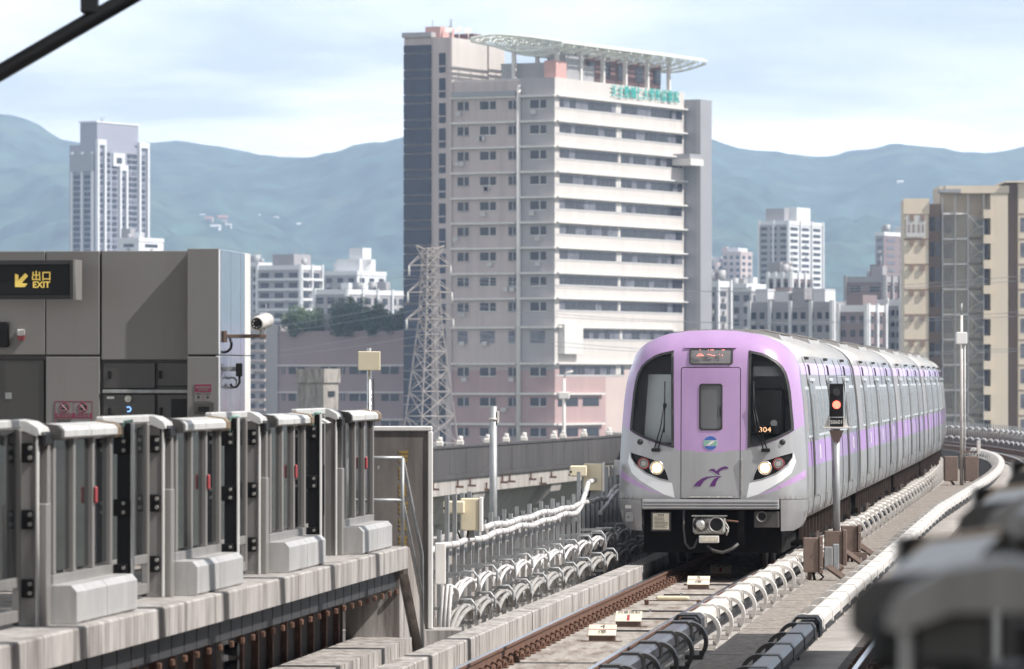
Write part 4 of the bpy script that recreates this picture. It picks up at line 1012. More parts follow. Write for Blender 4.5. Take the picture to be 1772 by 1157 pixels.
def gate(Y, off, sgn, label, group):
    zb = 1.2 if sgn > 0 else 1.30; p0, p1 = TP(Y, off, zb), TP(Y+5.2, off, zb); rz = math.atan2(-(p1.x-p0.x), p1.y-p0.y)
    t = empty('platform_gate', label, 'platform gate', p0, rz, group)
    for nm, me in (GL if sgn > 0 else GR): inst(nm, me, t)
    return t
for Y, lab in ((33.6,'grey platform gate in front of the steel door and exit sign'),(38.8,'grey platform gate with pale plinth in front of the no smoking notice'),(44.0,'grey platform gate with pale plinth in front of the pillar intercom'),(49.2,'grey platform gate with pale plinth just before the last gate with red tags')): gate(Y, -2.08, 1, lab, 'gates along the sunlit platform')
# last gate: short, with doubled black posts and red tags
g = empty('platform_gate', 'last grey platform gate with black posts and red tags beside the end stair', 'platform gate', TP(54.4,-2.08,1.2), TR(55.5))
for nm, me in GL:
    if nm.startswith('leaf') or (nm == 'pane' and max(v.co.y for v in me.vertices) > 3) or nm in ('black_post','post_edge','green_lead'): continue
    if nm in ('hinge_bracket','bracket_bolt') : continue
    o = inst(nm, me, g); o.scale = (1,.98,1)
for y in (-1.15,-.62):
    MB().cbox(-.17,.02,y,y+.07,0,1.44,.006).build('black_post', M['black'], g); MB().cbox(-.15,.035,y-.05,y-.002,.45,1.0,.01).build('post_cover', M['black'], g)
    MB().prism([(-.24,1.40),(-.2,1.475),(-.1,1.49),(0,1.475),(.08,1.43),(.05,1.42),(-.1,1.44)], 'y', y-.06, y+.2).build('end_cap', M['gatewhite'], g)
for y in (-1.21,-.68,-.02): MB().cbox(-.17,-.08,y-.04,y-.003,.72,.79,.006).build('red_tag', M['red'], g); MB().cbox(-.08,-.06,y-.041,y-.004,.715,.795,.004).build('tag_edge', M['white'], g)
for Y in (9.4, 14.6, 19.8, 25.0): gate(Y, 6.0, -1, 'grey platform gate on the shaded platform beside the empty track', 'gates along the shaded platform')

# ================================================================== STATION BLOCK
SB = TP(52.0, 0, 0); sb = empty('station_block', 'grey panelled station equipment block on the platform with steel doors', 'building', (px_at(380,52), 52.0, 1.2), TR(52)*.9)
# local x: to the right of the corner is +, wall extends to -x ; y: away ; z from the platform
S52 = FPX/52.0
def wx(px): return (px-380)/S52
def wz(y): return CAMZ + (HOR-y)/S52 - 1.2
b = MB(); b.box(-7.0,wx(325)-.004,.16,2.0,-.003,wz(433)); b.box(wx(325),-.03,.03,2.0,-.003,wz(431)-.01); b.build('core_wall', M['graydk'], sb)
def panel(x0,x1,z0,z1,y=.10,m='wallpanel',nm='wall_panel'): return MB().cbox(x0,x1,y,y+.055,z0,z1,.006).build(nm, M[m], sb)
T = wz(433)
g_ = .010
for x0,x1 in ((-3.2,wx(72)-g_),(-7,-3.21)): panel(x0,x1,wz(615)+.01,T)
panel(wx(72),wx(168)-g_,wz(615)+.01,T); panel(wx(170),wx(325)-g_,wz(622),T)
panel(wx(72),wx(170)-.02,0,wz(617))
# pillar stands proud of the wall and throws the slanting shadow
MB().cbox(wx(325),0,-.06,.028,wz(615)+.01,wz(430),.005).build('pillar_panel', M['wallpanel'], sb)
MB().cbox(wx(325),0,-.06,.028,0,wz(617),.005).build('pillar_panel', M['wallpanel'], sb)
panel(-1.9-.6,wx(72)-.02,0,wz(622),.12,'walldoor','steel_door')
panel(-7,-2.52,0,wz(622),.12,'walldoor','steel_door')
for x0,x1,y0,y1 in ((172,264,627,672),(268,324,627,668),(172,264,682,790),(268,324,682,790)):
    panel(wx(x0),wx(x1),max(0,wz(y1)),wz(y0),.12,'walldoor','cabinet_door')
MB().cbox(wx(172),wx(324),.09,.13,wz(680),wz(674),.004).build('cabinet_rail', M['steel'], sb)
for x,y in ((184,648),(273,648),(184,712),(274,712)): MB().cbox(wx(x)-.015,wx(x)+.015,.09,.12,wz(y)-.04,wz(y)+.04,.005).build('door_pull', M['black'], sb)
b = MB(); b.tube([(wx(217),.085,wz(690)),(wx(217),.12,wz(690))], .035, 16); b.build('push_button', M['alloy'], sb)
b = MB(); b.tube([(wx(217)+math.cos(a)*.024,.112,wz(708)+math.sin(a)*.024) for a in [R(q) for q in range(-120,150,15)]], .007, 6); b.build('call_light', M['ledblue'], sb)
MB().box(wx(292),wx(323),.115,.12,wz(730),wz(690)).build('dark_panel', M['black'], sb)
MB().box(wx(179),wx(192),.114,.1195,wz(690),wz(686)).build('small_sticker', M['white'], sb)
# mirror-like metal cladding on the track side and a white edge at the back
for y0,y1,m in ((-.055,.62,'metalpanel'),(.63,1.30,'metalpanel'),(1.31,1.60,'metalpanel'),(1.61,2.0,'white')):
    MB().cbox(-.028,.02,y0,y1,wz(615)+.01,wz(430)-.006,.004).build('side_cladding', M[m], sb); MB().cbox(-.028,.02,y0,y1,0,wz(615),.004).build('side_cladding', M[m], sb)
# door call plate at far left, pillar notice, intercom
def sheet(nm, x0,x1,y0,y1, m, y=.095, th=.004): return MB().box(wx(x0),wx(x1),y,y+th,wz(y1),wz(y0)).build(nm, M[m], sb)
MB().cbox(wx(0)-.2,wx(8),.03,.098,wz(600),wz(556),.01).build('wall_monitor', M['black'], sb)
sheet('lock_plate', 0,11,679,690,'steel',.112,.007)
MB().cbox(wx(337),wx(372),-.075,-.058,wz(716),wz(696),.004).build('intercom', M['graydk'], sb); MB().cbox(wx(345),wx(364),-.085,-.0755,wz(712),wz(703),.003).build('intercom_grille', M['black'], sb)

# exit sign: a dark light box on the wall
ex = empty('exit_sign', 'dark lightbox sign with yellow arrow reading EXIT fixed to the grey wall', 'sign', (sb.location.x+wx(66)*1.0, 51.78, 1.2), sb.rotation_euler.z)
cx = 66
def sxx(px): return (px-cx)/S52
b = MB(); b.cbox(sxx(-60),sxx(126),0,.30,wz(512),wz(456),.01); b.build('sign_box', M['black'], ex)
b = MB(); b.box(sxx(-60),sxx(126),-.04,.0-.002,wz(458),wz(451)); b.box(sxx(-60),sxx(126),-.04,-.002,wz(518),wz(511)); b.build('frame_bar', M['darkrub'], ex)
b = MB(); b.box(sxx(126.5),sxx(132),-.05,.31,wz(518),wz(451)); b.build('frame_end', M['graydk'], ex)
b = MB(); b.box(sxx(132.3),sxx(136),-.06,.32,wz(519),wz(450)); b.build('frame_end', M['grayp'], ex)
def poly_x(nm, pts, m, par, y=-.004): 
    mb = MB(); mb.prism([(sxx(a),wz(c)) for a,c in pts], 'y', y, y+.003); return mb.build(nm, M[m], par)
poly_x('arrow', [(29,497),(29,474),(35,476),(35,485),(47,473),(52,478),(41,490),(51,491),(46,497)], 'signyellow', ex)
text('sign_lettering', '出口', .105, M['signyellow'], ex, face_front(sxx(75),-.004,wz(479)), .0015, bold=.002)
text('sign_lettering', 'EXIT', .088, M['signyellow'], ex, face_front(sxx(75),-.004,wz(493.5)), .0015, bold=.002)
# notices
def notice(nm, label, px, y0, y1, w_, yoff):
    t = empty(nm, label, 'notice', sb.matrix_basis @ Vector((wx(px), yoff, 0)), sb.rotation_euler.z); return t
t = notice('prohibition_notice', 'maroon and grey no smoking and no eating notice on the panelled wall', 121, 694, 731, 66, .095)
q = lambda p: (p-121)/S52
MB().cbox(q(88),q(154),0,.004,wz(732),wz(694),.0015).build('notice_sheet', M['wallpanel'], t)
b = MB(); b.box(q(89),q(153),-.002,-.0005,wz(724),wz(715)); b.box(q(89),q(153),-.002,-.0005,wz(695.5),wz(694)); b.box(q(88),q(89),-.002,-.0005,wz(732),wz(694)); b.box(q(153),q(154),-.002,-.0005,wz(732),wz(694)); b.box(q(120.7),q(121.2),-.002,-.0005,wz(715),wz(696)); b.build('maroon_print', M['maroon'], t)
for px in (105,137):
    b = MB(); b.tube([(q(px)+math.cos(a)*.047,-.002,wz(705)+math.sin(a)*.047) for a in [2*math.pi*k/24 for k in range(25)]], .005, 5, cap=False); b.bar((q(px)-.033,-.002,wz(705)+.033),(q(px)+.033,-.002,wz(705)-.033),.007); b.build('ban_ring', M['maroon'], t)
b = MB(); b.box(q(99),q(111),-.0015,-.0003,wz(708),wz(706)); b.bar((q(107),-.001,wz(706)),(q(110),-.001,wz(701)),.006); b.build('cigarette_symbol', M['ink'], t)
b = MB(); b.prism([(q(139),wz(701)),(q(144),wz(701)),(q(143),wz(709)),(q(140),wz(709))], 'y', -.0015, -.0003); b.box(q(131),q(138),-.0015,-.0003,wz(709),wz(706)); b.build('food_symbol', M['ink'], t)
text('notice_lettering', '禁止吸菸', .042, M['wallpanel'], t, face_front(q(105),-.003,wz(719.5)), .0005); text('notice_lettering', '禁止飲食', .042, M['wallpanel'], t, face_front(q(137),-.003,wz(719.5)), .0005)
b = MB(); b.box(q(91),q(117),-.002,-.0005,wz(727.5),wz(726)); b.box(q(91),q(115),-.002,-.0005,wz(730.5),wz(729)); b.build('small_print', M['ink'], t)
t = notice('help_notice', 'small maroon notice on the pillar above the intercom', 353, 664, 694, 31, -.0655)
q = lambda p: (p-353)/S52
MB().cbox(q(338),q(368),0,.004,wz(694),wz(664),.0015).build('notice_sheet', M['wallpanel'], t)
b = MB(); b.box(q(338.5),q(367.5),-.002,-.0005,wz(678),wz(664.5)); b.box(q(352.7),q(353.3),-.002,-.0005,wz(693),wz(678)); b.build('maroon_print', M['maroon'], t)
for xa_,xb_,yy_,th_ in ((340,366,669.5,1.0),(343,363,672.5,.5),(345.5,361,675,.5)): MB().box(q(xa_),q(xb_),-.0032,-.0022,wz(yy_+th_),wz(yy_-th_)).build('fine_print', M['wallpanel'], t)
b = MB()
for px in (345,361): b.tube([(q(px),-.0018,wz(687)),(q(px),-.0005,wz(687))], .014, 10); b.box(q(px)-.03,q(px)+.03,-.0018,-.0005,wz(682),wz(681))
b.build('pictogram', M['ink'], t)
# alarm strobe
t = empty('alarm_strobe', 'small white and red alarm box on the grey wall', 'alarm', sb.matrix_basis @ Vector((wx(29),.10,0)), sb.rotation_euler.z)
q = lambda p: (p-29)/S52
MB().cbox(q(22.5),q(35),-.045,0,wz(580),wz(569),.008).build('siren_case', M['white'], t); MB().prism([(q(22.5),wz(580.3)),(q(35),wz(580.3)),(q(34),wz(588)),(q(24),wz(588))], 'y', -.04, 0).build('red_lens', M['red'], t)
# security camera on a bracket
t = empty('security_camera', 'white bullet security camera on a bracket off the station corner', 'camera', sb.matrix_basis @ Vector((0,.12,0)), 0)
q = lambda p: (p-380)/S52
b = MB(); b.cbox(q(389),q(458),-.04,.04,wz(584.5),wz(578),.004); b.box(q(384),q(389.5),-.06,.06,wz(592),wz(572)); b.build('bracket', M['brownsteel'], t)
a, c2 = Vector((q(443),-.22,wz(560))), Vector((q(458),.12,wz(553)))
b = MB(); b.tube([a, a+(c2-a)*.08, c2], [.066,.075,.075], 20); b.build('camera_body', M['cover'], t)
dv = (c2-a).normalized(); b = MB(); b.tube([a-dv*.004, a+dv*.01], .058, 20); b.build('camera_lens', M['black'], t)
for k in range(8):
    an = 2*math.pi*k/8; p = a + Vector((math.cos(an)*.04, -.008, math.sin(an)*.04)); MB().tube([p, p+Vector((0,.006,0))], .009, 8).build('infrared_led', M['alloy'], t)
b = MB(); b.cbox(q(446),q(450),-.03,.03,wz(579),wz(570),.003); b.cbox(q(453),q(456),-.03,.03,wz(579),wz(568),.003); b.build('swivel', M['alloy'], t)
b = MB(); b.tube([(q(395),-.03,wz(585)),(q(398),-.04,wz(594)),(q(397),-.04,wz(602)),(q(391),-.03,wz(608)),(q(384),0,wz(609))], .014, 8); b.build('camera_lead', M['black'], t)
t = empty('call_box', 'small black box with looped cable on the mirrored station side', 'box', sb.matrix_basis @ Vector((0,.45,0)), 0)
MB().cbox(q(397),q(408),-.05,.05,wz(651),wz(628),.006).build('box_body', M['black'], t); MB().box(q(383),q(398),-.02,.02,wz(642),wz(634)).build('box_arm', M['steel'], t)
b = MB(); b.tube([(q(403),0,wz(651)),(q(403),0,wz(662)),(q(398),0,wz(669)),(q(391),0,wz(670)),(q(387),0,wz(664))], .013, 8); b.build('lead', M['black'], t)
b = MB(); b.tube([(q(389)+math.cos(a)*.055,0,wz(662)+math.sin(a)*.055) for a in [2*math.pi*k/16 for k in range(17)]], .012, 6, cap=False); b.build('coil', M['steel'], t)

# ================================================================== CANOPY STEELWORK
# a tall steel roof frame spans both tracks above the view; one of its struts crosses the corner of the picture
p1 = Vector((px_at(215,35), 35, z_at(0,35))); p0 = Vector((px_at(0,35), 35, z_at(125,35))); dvv = p1-p0
RZ = 8.35
pa = p0-dvv*((p0.x+7.6)/dvv.x); pb = p0+dvv*((RZ-p0.z)/dvv.z)
cl = empty('station_roof', 'dark sloping strut of the station roof framing above the sunlit platform', 'roof frame', (pa.x,35,1.19))
def lo(p): return Vector(p)-cl.location
MB().tube([lo(pa), lo(pb)], .058, 16).build('strut', M['black'], cl)
pc = p0+dvv*.72; MB().cbox(-.06,.06,-.06,.06,-.05,.1,.01).build('strut_fitting', M['black'], cl, lo(pc+Vector((0,0,.10))))
for k, Y in enumerate((35.0, 37.4, 40.6, 43.7, 46.9, 50.2, 53.6, 57.2)):
    off = -7.6 if k else None
    q0 = TP(Y,-9.0,RZ) ; q1 = TP(Y,11.5,RZ); b = MB()
    t_ = (TP(Y+1,0,0)-TP(Y,0,0)).normalized()*.13; up = Vector((0,0,.32))
    b.add([lo(q0-t_),lo(q0+t_),lo(q1+t_),lo(q1-t_),lo(q0-t_+up),lo(q0+t_+up),lo(q1+t_+up),lo(q1-t_+up)], [(0,3,2,1),(4,5,6,7),(0,1,5,4),(1,2,6,5),(2,3,7,6),(3,0,4,7)]); b.build('rafter', M['graydk'], cl)
    if k % 2 == 0: c0 = TP(Y,-8.8,0); MB().tube([lo((c0.x,c0.y,-1.0)),lo((c0.x,c0.y,RZ))], .16, 12).build('column', M['graydk'], cl)
MB().tube([lo((pa.x,35,.2)),lo((pa.x,35,RZ))], .16, 12).build('column', M['graydk'], cl)
b = MB(); b.sweep([(-9.2,RZ+.33),(-3.2,RZ+.33),(-3.2,RZ+.40),(-9.2,RZ+.40)], rng(20,58,4)); o = b.build('unseen_roof_sheet', M['graydk'], cl); o.location = -cl.location  # unseen sheet, added to cut sky light on the station wall
cr_ = empty('platform_canopy', 'roof over the platform the viewer stands on', 'canopy')
b = MB(); b.sweep([(6.75,6.0),(13.0,6.6),(13.0,6.75),(6.75,6.2)], rng(-12,61.5,4)); b.build('unseen_roof_sheet', M['graydk'], cr_)
b = MB(); b.sweep([(12.6,1.18),(12.8,1.18),(12.8,6.58),(12.6,6.58)], rng(-12,61.0,4)); b.build('unseen_back_wall', M['wallpanel'], cr_)  # unseen wall, added to hold back sky fill under the canopy
for Y in range(-10, 62, 9):
    p = TP(Y,11.5,1.18); MB().tube([p, p+Vector((0,0,7.2))], .18, 12).build('column', M['graydk'], cr_)
# ================================================================== CITY
CA, CB_ = Vector((.455,.8905)), Vector((-.8905,.455)); CROT = math.atan2(.8905,.455)
def along(px, X0, Y0, d): k = (px-886)/FPX; return (k*Y0-X0)/(d.x-k*d.y)
UNIT = {}
def unit(mk):
    if mk not in UNIT: UNIT[mk] = MB().box(-.5,.5,-.5,.5,0,1).mesh('window', M[mk], True)
    return UNIT[mk]
def ubx(name, mk, par, x0,x1,y0,y1,z0,z1):
    return inst(name, unit(mk), par, ((x0+x1)/2,(y0+y1)/2,z0), 0, (x1-x0,y1-y0,z1-z0))
class Bld:
    def __init__(s, name, label, px0, pxm, px1, Y, cat='building', group=None):
        s.X0 = px_at(pxm, Y); s.Y0 = Y; s.root = empty(name, label, cat, (s.X0, Y, GZ), CROT, group)
        s.la = along(px1, s.X0, Y, CA) if px1 > pxm else 0; s.lb = along(px0, s.X0, Y, CB_) if px0 < pxm else 0
    def xa(s, px): return along(px, s.X0, s.Y0, CA)
    def yb(s, px): return along(px, s.X0, s.Y0, CB_)
    def z(s, y, t=0): return z_at(y, s.Y0+t) - GZ
    def box(s, nm, mk, *a): return MB().box(*a).build(nm, M[mk], s.root)
    def win(s, nm, mk, *a): return ubx(nm, mk, s.root, *a)

# ---------------- hospital
h = Bld('hospital_building', 'tall pale hospital block with ribbon windows and green rooftop lettering', 783, 960, 1184, 840.0)
la, lb = h.la, h.lb; Z = h.z
top = Z(133)
ROWS = [164.5+43.9*k for k in range(9)] + [565.6, 628.6, 681.0, 733.6]
h.box('main_wall', 'hosp_white', .25,la,.25,lb,0,top-.02)
yg = h.yb(899)
# cladding skins: grey beside the corner, pink beyond, rose below, pale on the sunny side
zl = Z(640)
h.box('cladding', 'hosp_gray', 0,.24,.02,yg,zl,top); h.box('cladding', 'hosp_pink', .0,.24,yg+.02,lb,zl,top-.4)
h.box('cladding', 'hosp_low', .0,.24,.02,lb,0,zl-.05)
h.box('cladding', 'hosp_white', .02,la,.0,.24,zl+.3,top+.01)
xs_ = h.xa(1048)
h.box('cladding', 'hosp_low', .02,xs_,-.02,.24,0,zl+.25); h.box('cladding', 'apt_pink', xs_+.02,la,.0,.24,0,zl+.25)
MB().tube([(-.35,yg,0),(-.35,yg,top-1)], .38, 10).build('downpipe', M['ledge'], h.root)
lw = [(792,811),(831,858),(880,893),(918,945)]
for i, y in enumerate(ROWS):
    z = Z(y); odd = i in (9,)
    h.box('ledge', 'ledge', -.75,-.003,-.3,yg-.4,z-.18,z+.16); h.box('ledge', 'ledge', -.7,-.003,yg+.5,lb,z-.2,z+.12)
    if i <= 10: h.box('ledge', 'ledge', .0,la+1.2 if i<9 else h.xa(1165),-.75,-.003,z-.1,z+.15)
    elif i > 10: h.box('ledge', 'ledge', .0,xs_-1.5,-.7,-.023,z-.2,z+.12)
    for j,(a,b) in enumerate(lw):
        y1, y0 = h.yb(a), h.yb(b)
        if odd: h.win('window','bwin2',-.08,.02,y0+.2,y1,z-2.6,z-.6); continue
        wdt = y1-y0
        h.win('window','bwin',-.06,.01,y0,y1,z-2.05,z-.68); h.win('window_frame','bframe',-.1,-.061,y0+wdt*.36,y0+wdt*.43,z-2.05,z-.68); h.win('sill','ledge' if j%2 else 'hosp_gray',-.15,-.002,y0-.1,y1+.1,z-2.2,z-2.06)
    if i < 9 or i in (9,10):
        x0, x1 = h.xa(968), h.xa(1181)
        if i == 9: x0 = h.xa(1000)
        if i == 10: x1 = h.xa(1080)
        xm = h.xa(1072); zt, zb = z-.35, z-1.85
        h.win('band_frame','bframe',x0-1.2,x1,-.05,-.001,zb-.3,zb)
        x = x0; k = 0
        while x < x1-.5:
            if abs(x+.9-xm) < 1.0: h.win('window_frame','ledge',x+.1,x+.8,-.12,-.002,zb,zt+.1); x += 1.0; continue
            wd = random.choice((1.5,2.0,2.3)); wd = min(wd, x1-x)
            mk = 'bwin' if (random.random() < (.78 if i < 9 else .4)) else 'bwin2'
            h.win('window',mk,x,x+wd-.14,-.05-.01*(k%2),.01,zb,zt); x += wd; k += 1
    elif i > 10:
        for a,b in ((965,1000),(1008,1036)): h.win('window','bwin',h.xa(a),h.xa(b),-.06,.01,z-2.1,z-.7)
    for q_ in range(2):
        y_ = h.yb(random.choice((800,845,886,931)))+random.uniform(-1,1); h.win('air_conditioner','bframe',-.55,-.003,y_,y_+.9,z-3.0,z-2.35)
    if i > 0 and i < 9:
        h.win('shaft_hatch','finny',-.2,.0,h.yb(893),h.yb(880),z-.5,z-.25)
h.box('duct_box','ledge',h.xa(966),h.xa(998),-1.2,-.02,Z(612),Z(560))
h.box('parapet_shade','finny',-.9,-.003,yg+.4,lb-.2,Z(163),Z(155))
# pale grey expansion strip down the sunny side
h.box('expansion_strip','hosp_gray',h.xa(1018),h.xa(1034),-.02,-.004,zl+.4,top-.3) if False else None
# green lettering
n_ = 0
for k, ch in enumerate('天主教輔仁大學附設醫院'):
    x = h.xa(1060)+k*(h.xa(1168)-h.xa(1060))/10
    m4 = Matrix.Translation((x,-.35,z_at(158.5+1.05*k,840+.8905*x)-GZ)) @ Matrix.Rotation(R(90),4,'X')
    text('lettering', ch, 2.25, M['signgreen'], h.root, m4, .06, sx=1.0)
# end fin and bay
h.box('end_fin','finny',la+.3,la+5,-3.0,4,Z(568),Z(146))
h.box('end_fin_edge','louver',la+.2,la+.29,-3.05,-2.2,Z(568),Z(146))
h.box('fin_bay','ledge',la-5,la+.25,-3.6,-.02,Z(268),Z(256)); h.box('fin_bay','finny',la-4.5,la+.2,-3.2,-.02,Z(256)+.05,Z(247))
# stair tower with curtain wall
yb0, yb1, ybc = h.yb(783), h.yb(701), h.yb(749)
tt = Z(58)
h.box('tower_wall','hosp_pink',-.4,12.6,yb0,ybc-.05,0,tt); h.box('tower_wall','hosp_pink',-.35,11,ybc,yb1,0,Z(57))
h.box('tower_side','hosp_white',-.2,12.5,yb0-.06,yb0-.005,top-2,tt-.05)
h.box('tower_back','hosp_white',12.7,18.5,yb0-.3,yb0+5,top-2,Z(62))
cwz0, cwz1 = 0, Z(69)
y = 69.0; k = 0
while y < 790:
    y2 = y + (29 if k%2 else 15)
    h.win('curtain_pane','curtain',-.75,-.36,ybc+.12,yb1-.1,max(0,Z(y2)+.1),Z(y)-.1); y = y2; k += 1
for i in range(17):
    zt = Z(85+43.9*i)
    if zt < 3: break
    h.win('window','curtain',-.52,-.41,h.yb(773),h.yb(762),zt-3.3,zt); h.win('window_bar','hosp_pink',-.56,-.42,h.yb(773),h.yb(762),zt-2.3,zt-2.1)
h.box('tower_cap','hosp_gray',-.8,6,ybc-.1,yb1+.2,Z(57)+.05,Z(57)+.9)
h.box('plant_room','pinkbox',1,6,h.yb(757),h.yb(731),tt,Z(37)); 
h.box('plant_room','brownbox',8,12,yb0-1+1.2,yb0+4,tt,Z(46))
for k,(yy,xx) in enumerate(((h.yb(768),2),(h.yb(780),3),(h.yb(800)+2,6))):
    d_ = MB(); d_.tube([(xx,yy,tt),(xx,yy,tt+1.3)], .12, 6); d_.tube([(xx,yy,tt+1.2),(xx-.4,yy-.1,tt+1.5)], [.1,.75], 10); d_.build('roof_dish', M['ledge'], h.root)
for px in (739,770,772): MB().tube([(2,h.yb(px),tt),(2,h.yb(px),tt+3.2)], .08, 6).build('roof_mast', M['finny'], h.root)
# rooftop rooms
h.box('roof_room','louver',4,18,h.yb(945),h.yb(848),top-.1,Z(104)); h.box('roof_room','pinkbox',1.0,5,h.yb(962)+.5,h.yb(937),top-.1,Z(104)+.1)
h.box('roof_room','louver',6,13,1.0,4,top-.1,top+4.2); h.box('roof_room','brownbox',13.2,46,2.5,8,top-.1,top+4.6)
for x in (17,23,29,36,43): h.win('roof_window','bwin',x,x+3,2.42,2.52,top+1.2,top+3.6)
# white pergola: curved ribs carried on posts
zc = Z(70); x0c, x1c, y0c, y1c = -1.5, la+4.5, -2.2, h.yb(822)
def cz_(t): return zc - .35 + 1.4*math.sin(math.pi*min(1,t*1.0)*.55) - 2.6*max(0,t-.75)/.25*.25
xs_l = rng(x0c, x1c, 4.4)
for x in xs_l:
    up_ = [(x, y0c+(y1c-y0c)*q/10., cz_(q/10.)-.35*(1-q/10.)+.4) for q in range(11)]
    dn_ = [(x, a_[1], a_[2]-.5-(2.5 if x != xs_l[0] else 2.0)*math.sin(math.pi*i/10)) for i, a_ in enumerate(up_)]
    b = MB(); b.tube(up_, .20, 4, smooth=False); b.tube(dn_, .18, 4, smooth=False)
    for i in range(0,11): b.bar(up_[i], dn_[i], .14)
    for i in range(0,10): b.bar(up_[i], dn_[i+1], .12)
    b.build('canopy_truss', M['canopyw'], h.root)
for q in range(11):
    yy = y0c+(y1c-y0c)*q/10.; c = cz_(q/10.)-.35*(1-q/10.)
    b = MB(); b.box(x0c,x1c,yy-.12,yy+.12,c+.2,c+.5); b.build('canopy_purlin', M['canopyw'], h.root)
    if q < 10:
        y2 = y0c+(y1c-y0c)*(q+1)/10.; c2 = cz_((q+1)/10.)-.35*(1-(q+1)/10.)
        b = MB(); b.add([(x0c,yy+.2,c+.56),(x1c,yy+.2,c+.56),(x1c,yy*.45+y2*.55,c2+.56),(x0c,yy*.45+y2*.55,c2+.56)], [(0,1,2,3)]); b.build('canopy_sheet', M['canopyw'], h.root, fix=False)
for x in xs_l[1:-1:2]:
    for yy in (1.0, 9.0): MB().box(x-.3,x+.3,yy-.3,yy+.3,top-.1,zc-.3).build('canopy_post', M['ledge'], h.root)

# ---------------- low wing with roof garden
p = Bld('podium_building', 'low rose-brown tiled wing with shrubs along its roof edge', 482, 735, 735, 870.0)
lbp = p.lb; d_ = 14
zt = p.z(577)
p.box('wall','podium',0,d_,0,lbp,0,zt); p.box('penthouse_wall','hosp_gray',5,d_+6,-1,lbp-.6,zt-1,p.z(541)); p.box('end_pier','hosp_gray',-.3,d_,lbp+.02,lbp+2.2,0,p.z(560))
p.box('parapet','podium',-.12,.25,0,lbp,zt+.01,zt+.5)
for yl in (632,679,726):
    z = p.z(yl); p.box('ledge','ledge',-.35,-.003,0,lbp,z-.1,z+.15)
    for a,b in ((500,527),(556,583),(605,640),(660,690),(590,597),(488,493)): p.win('window','bwin',-.08,.02,p.yb(b),p.yb(a),z-1.45,z-.25); p.win('window_frame','bframe',-.1,-.081,p.yb((a+b)/2)-.06,p.yb((a+b)/2)+.06,z-1.45,z-.25)
def leafy(name, label, cat, loc, rx, ry, rz_, n, lw_, group=None, trunk=True, par=None, clumps=16):
    t = empty(name, label, cat, loc, 0, group); rnd = random.Random(int(loc[0]*7+loc[1]))
    cl_ = [(rnd.uniform(-.8,.8)*rx, rnd.uniform(-.8,.8)*ry, rz_*(.35+.75*rnd.random()), rnd.uniform(.28,.5)) for _ in range(clumps)]
    for mk, sub in (('leaf',0),('leafl',1)):
        mb = MB()
        for k in range(n//(1+2*sub)):
            c = cl_[rnd.randrange(clumps)]
            dvx = Vector((rnd.gauss(0,1),rnd.gauss(0,1),rnd.gauss(0,1))).normalized()*(rnd.random()**.45)
            q = Vector((c[0]+dvx.x*c[3]*rx*.75, c[1]+dvx.y*c[3]*ry, max(.03,c[2]*(.75)+dvx.z*c[3]*rz_)))
            a = Vector((rnd.gauss(0,1),rnd.gauss(0,1),rnd.gauss(0,1))).normalized()*lw_*rnd.uniform(.6,1.2); b = a.orthogonal().normalized()*lw_*rnd.uniform(.5,.9)
            mb.add([q-a,q+b,q+a,q-b], [(0,1,2,3)])
        mb.build('crown', M[mk], t, fix=False)
    if trunk:
        tr = MB(); tr.tube([(0,0,-.2),(rx*.05,0,rz_*.35),(0,0,rz_*.7)], [.05*rz_+.05,.04*rz_,.01], 7)
        for k in range(5):
            c = cl_[k]; tr.tube([(rx*.03,0,rz_*.25),(c[0]*.5,c[1]*.5,rz_*.5),(c[0],c[1],c[2]*.8)], [.03*rz_,.02*rz_,.005], 5)
        tr.build('trunk', M['bark'], t)
    return t
for px, wd, ht, lab in ((521,38,3.2,'round light green shrub on the roof of the rose-brown wing'),(612,44,4.3,'broad pale green shrub on the roof edge beside the dark shrub'),(665,40,3.6,'dark green shrub on the roof edge next to the glass stair tower')):
    y = p.yb(px); pos = Matrix.Rotation(CROT,4,'Z') @ Vector((.5,y,0)) + p.root.location
    leafy('roof_shrub', lab, 'shrub', (pos.x,pos.y,GZ+zt-.35), wd/9.2, 2.2, ht*1.4, 4200, .22, None, True)

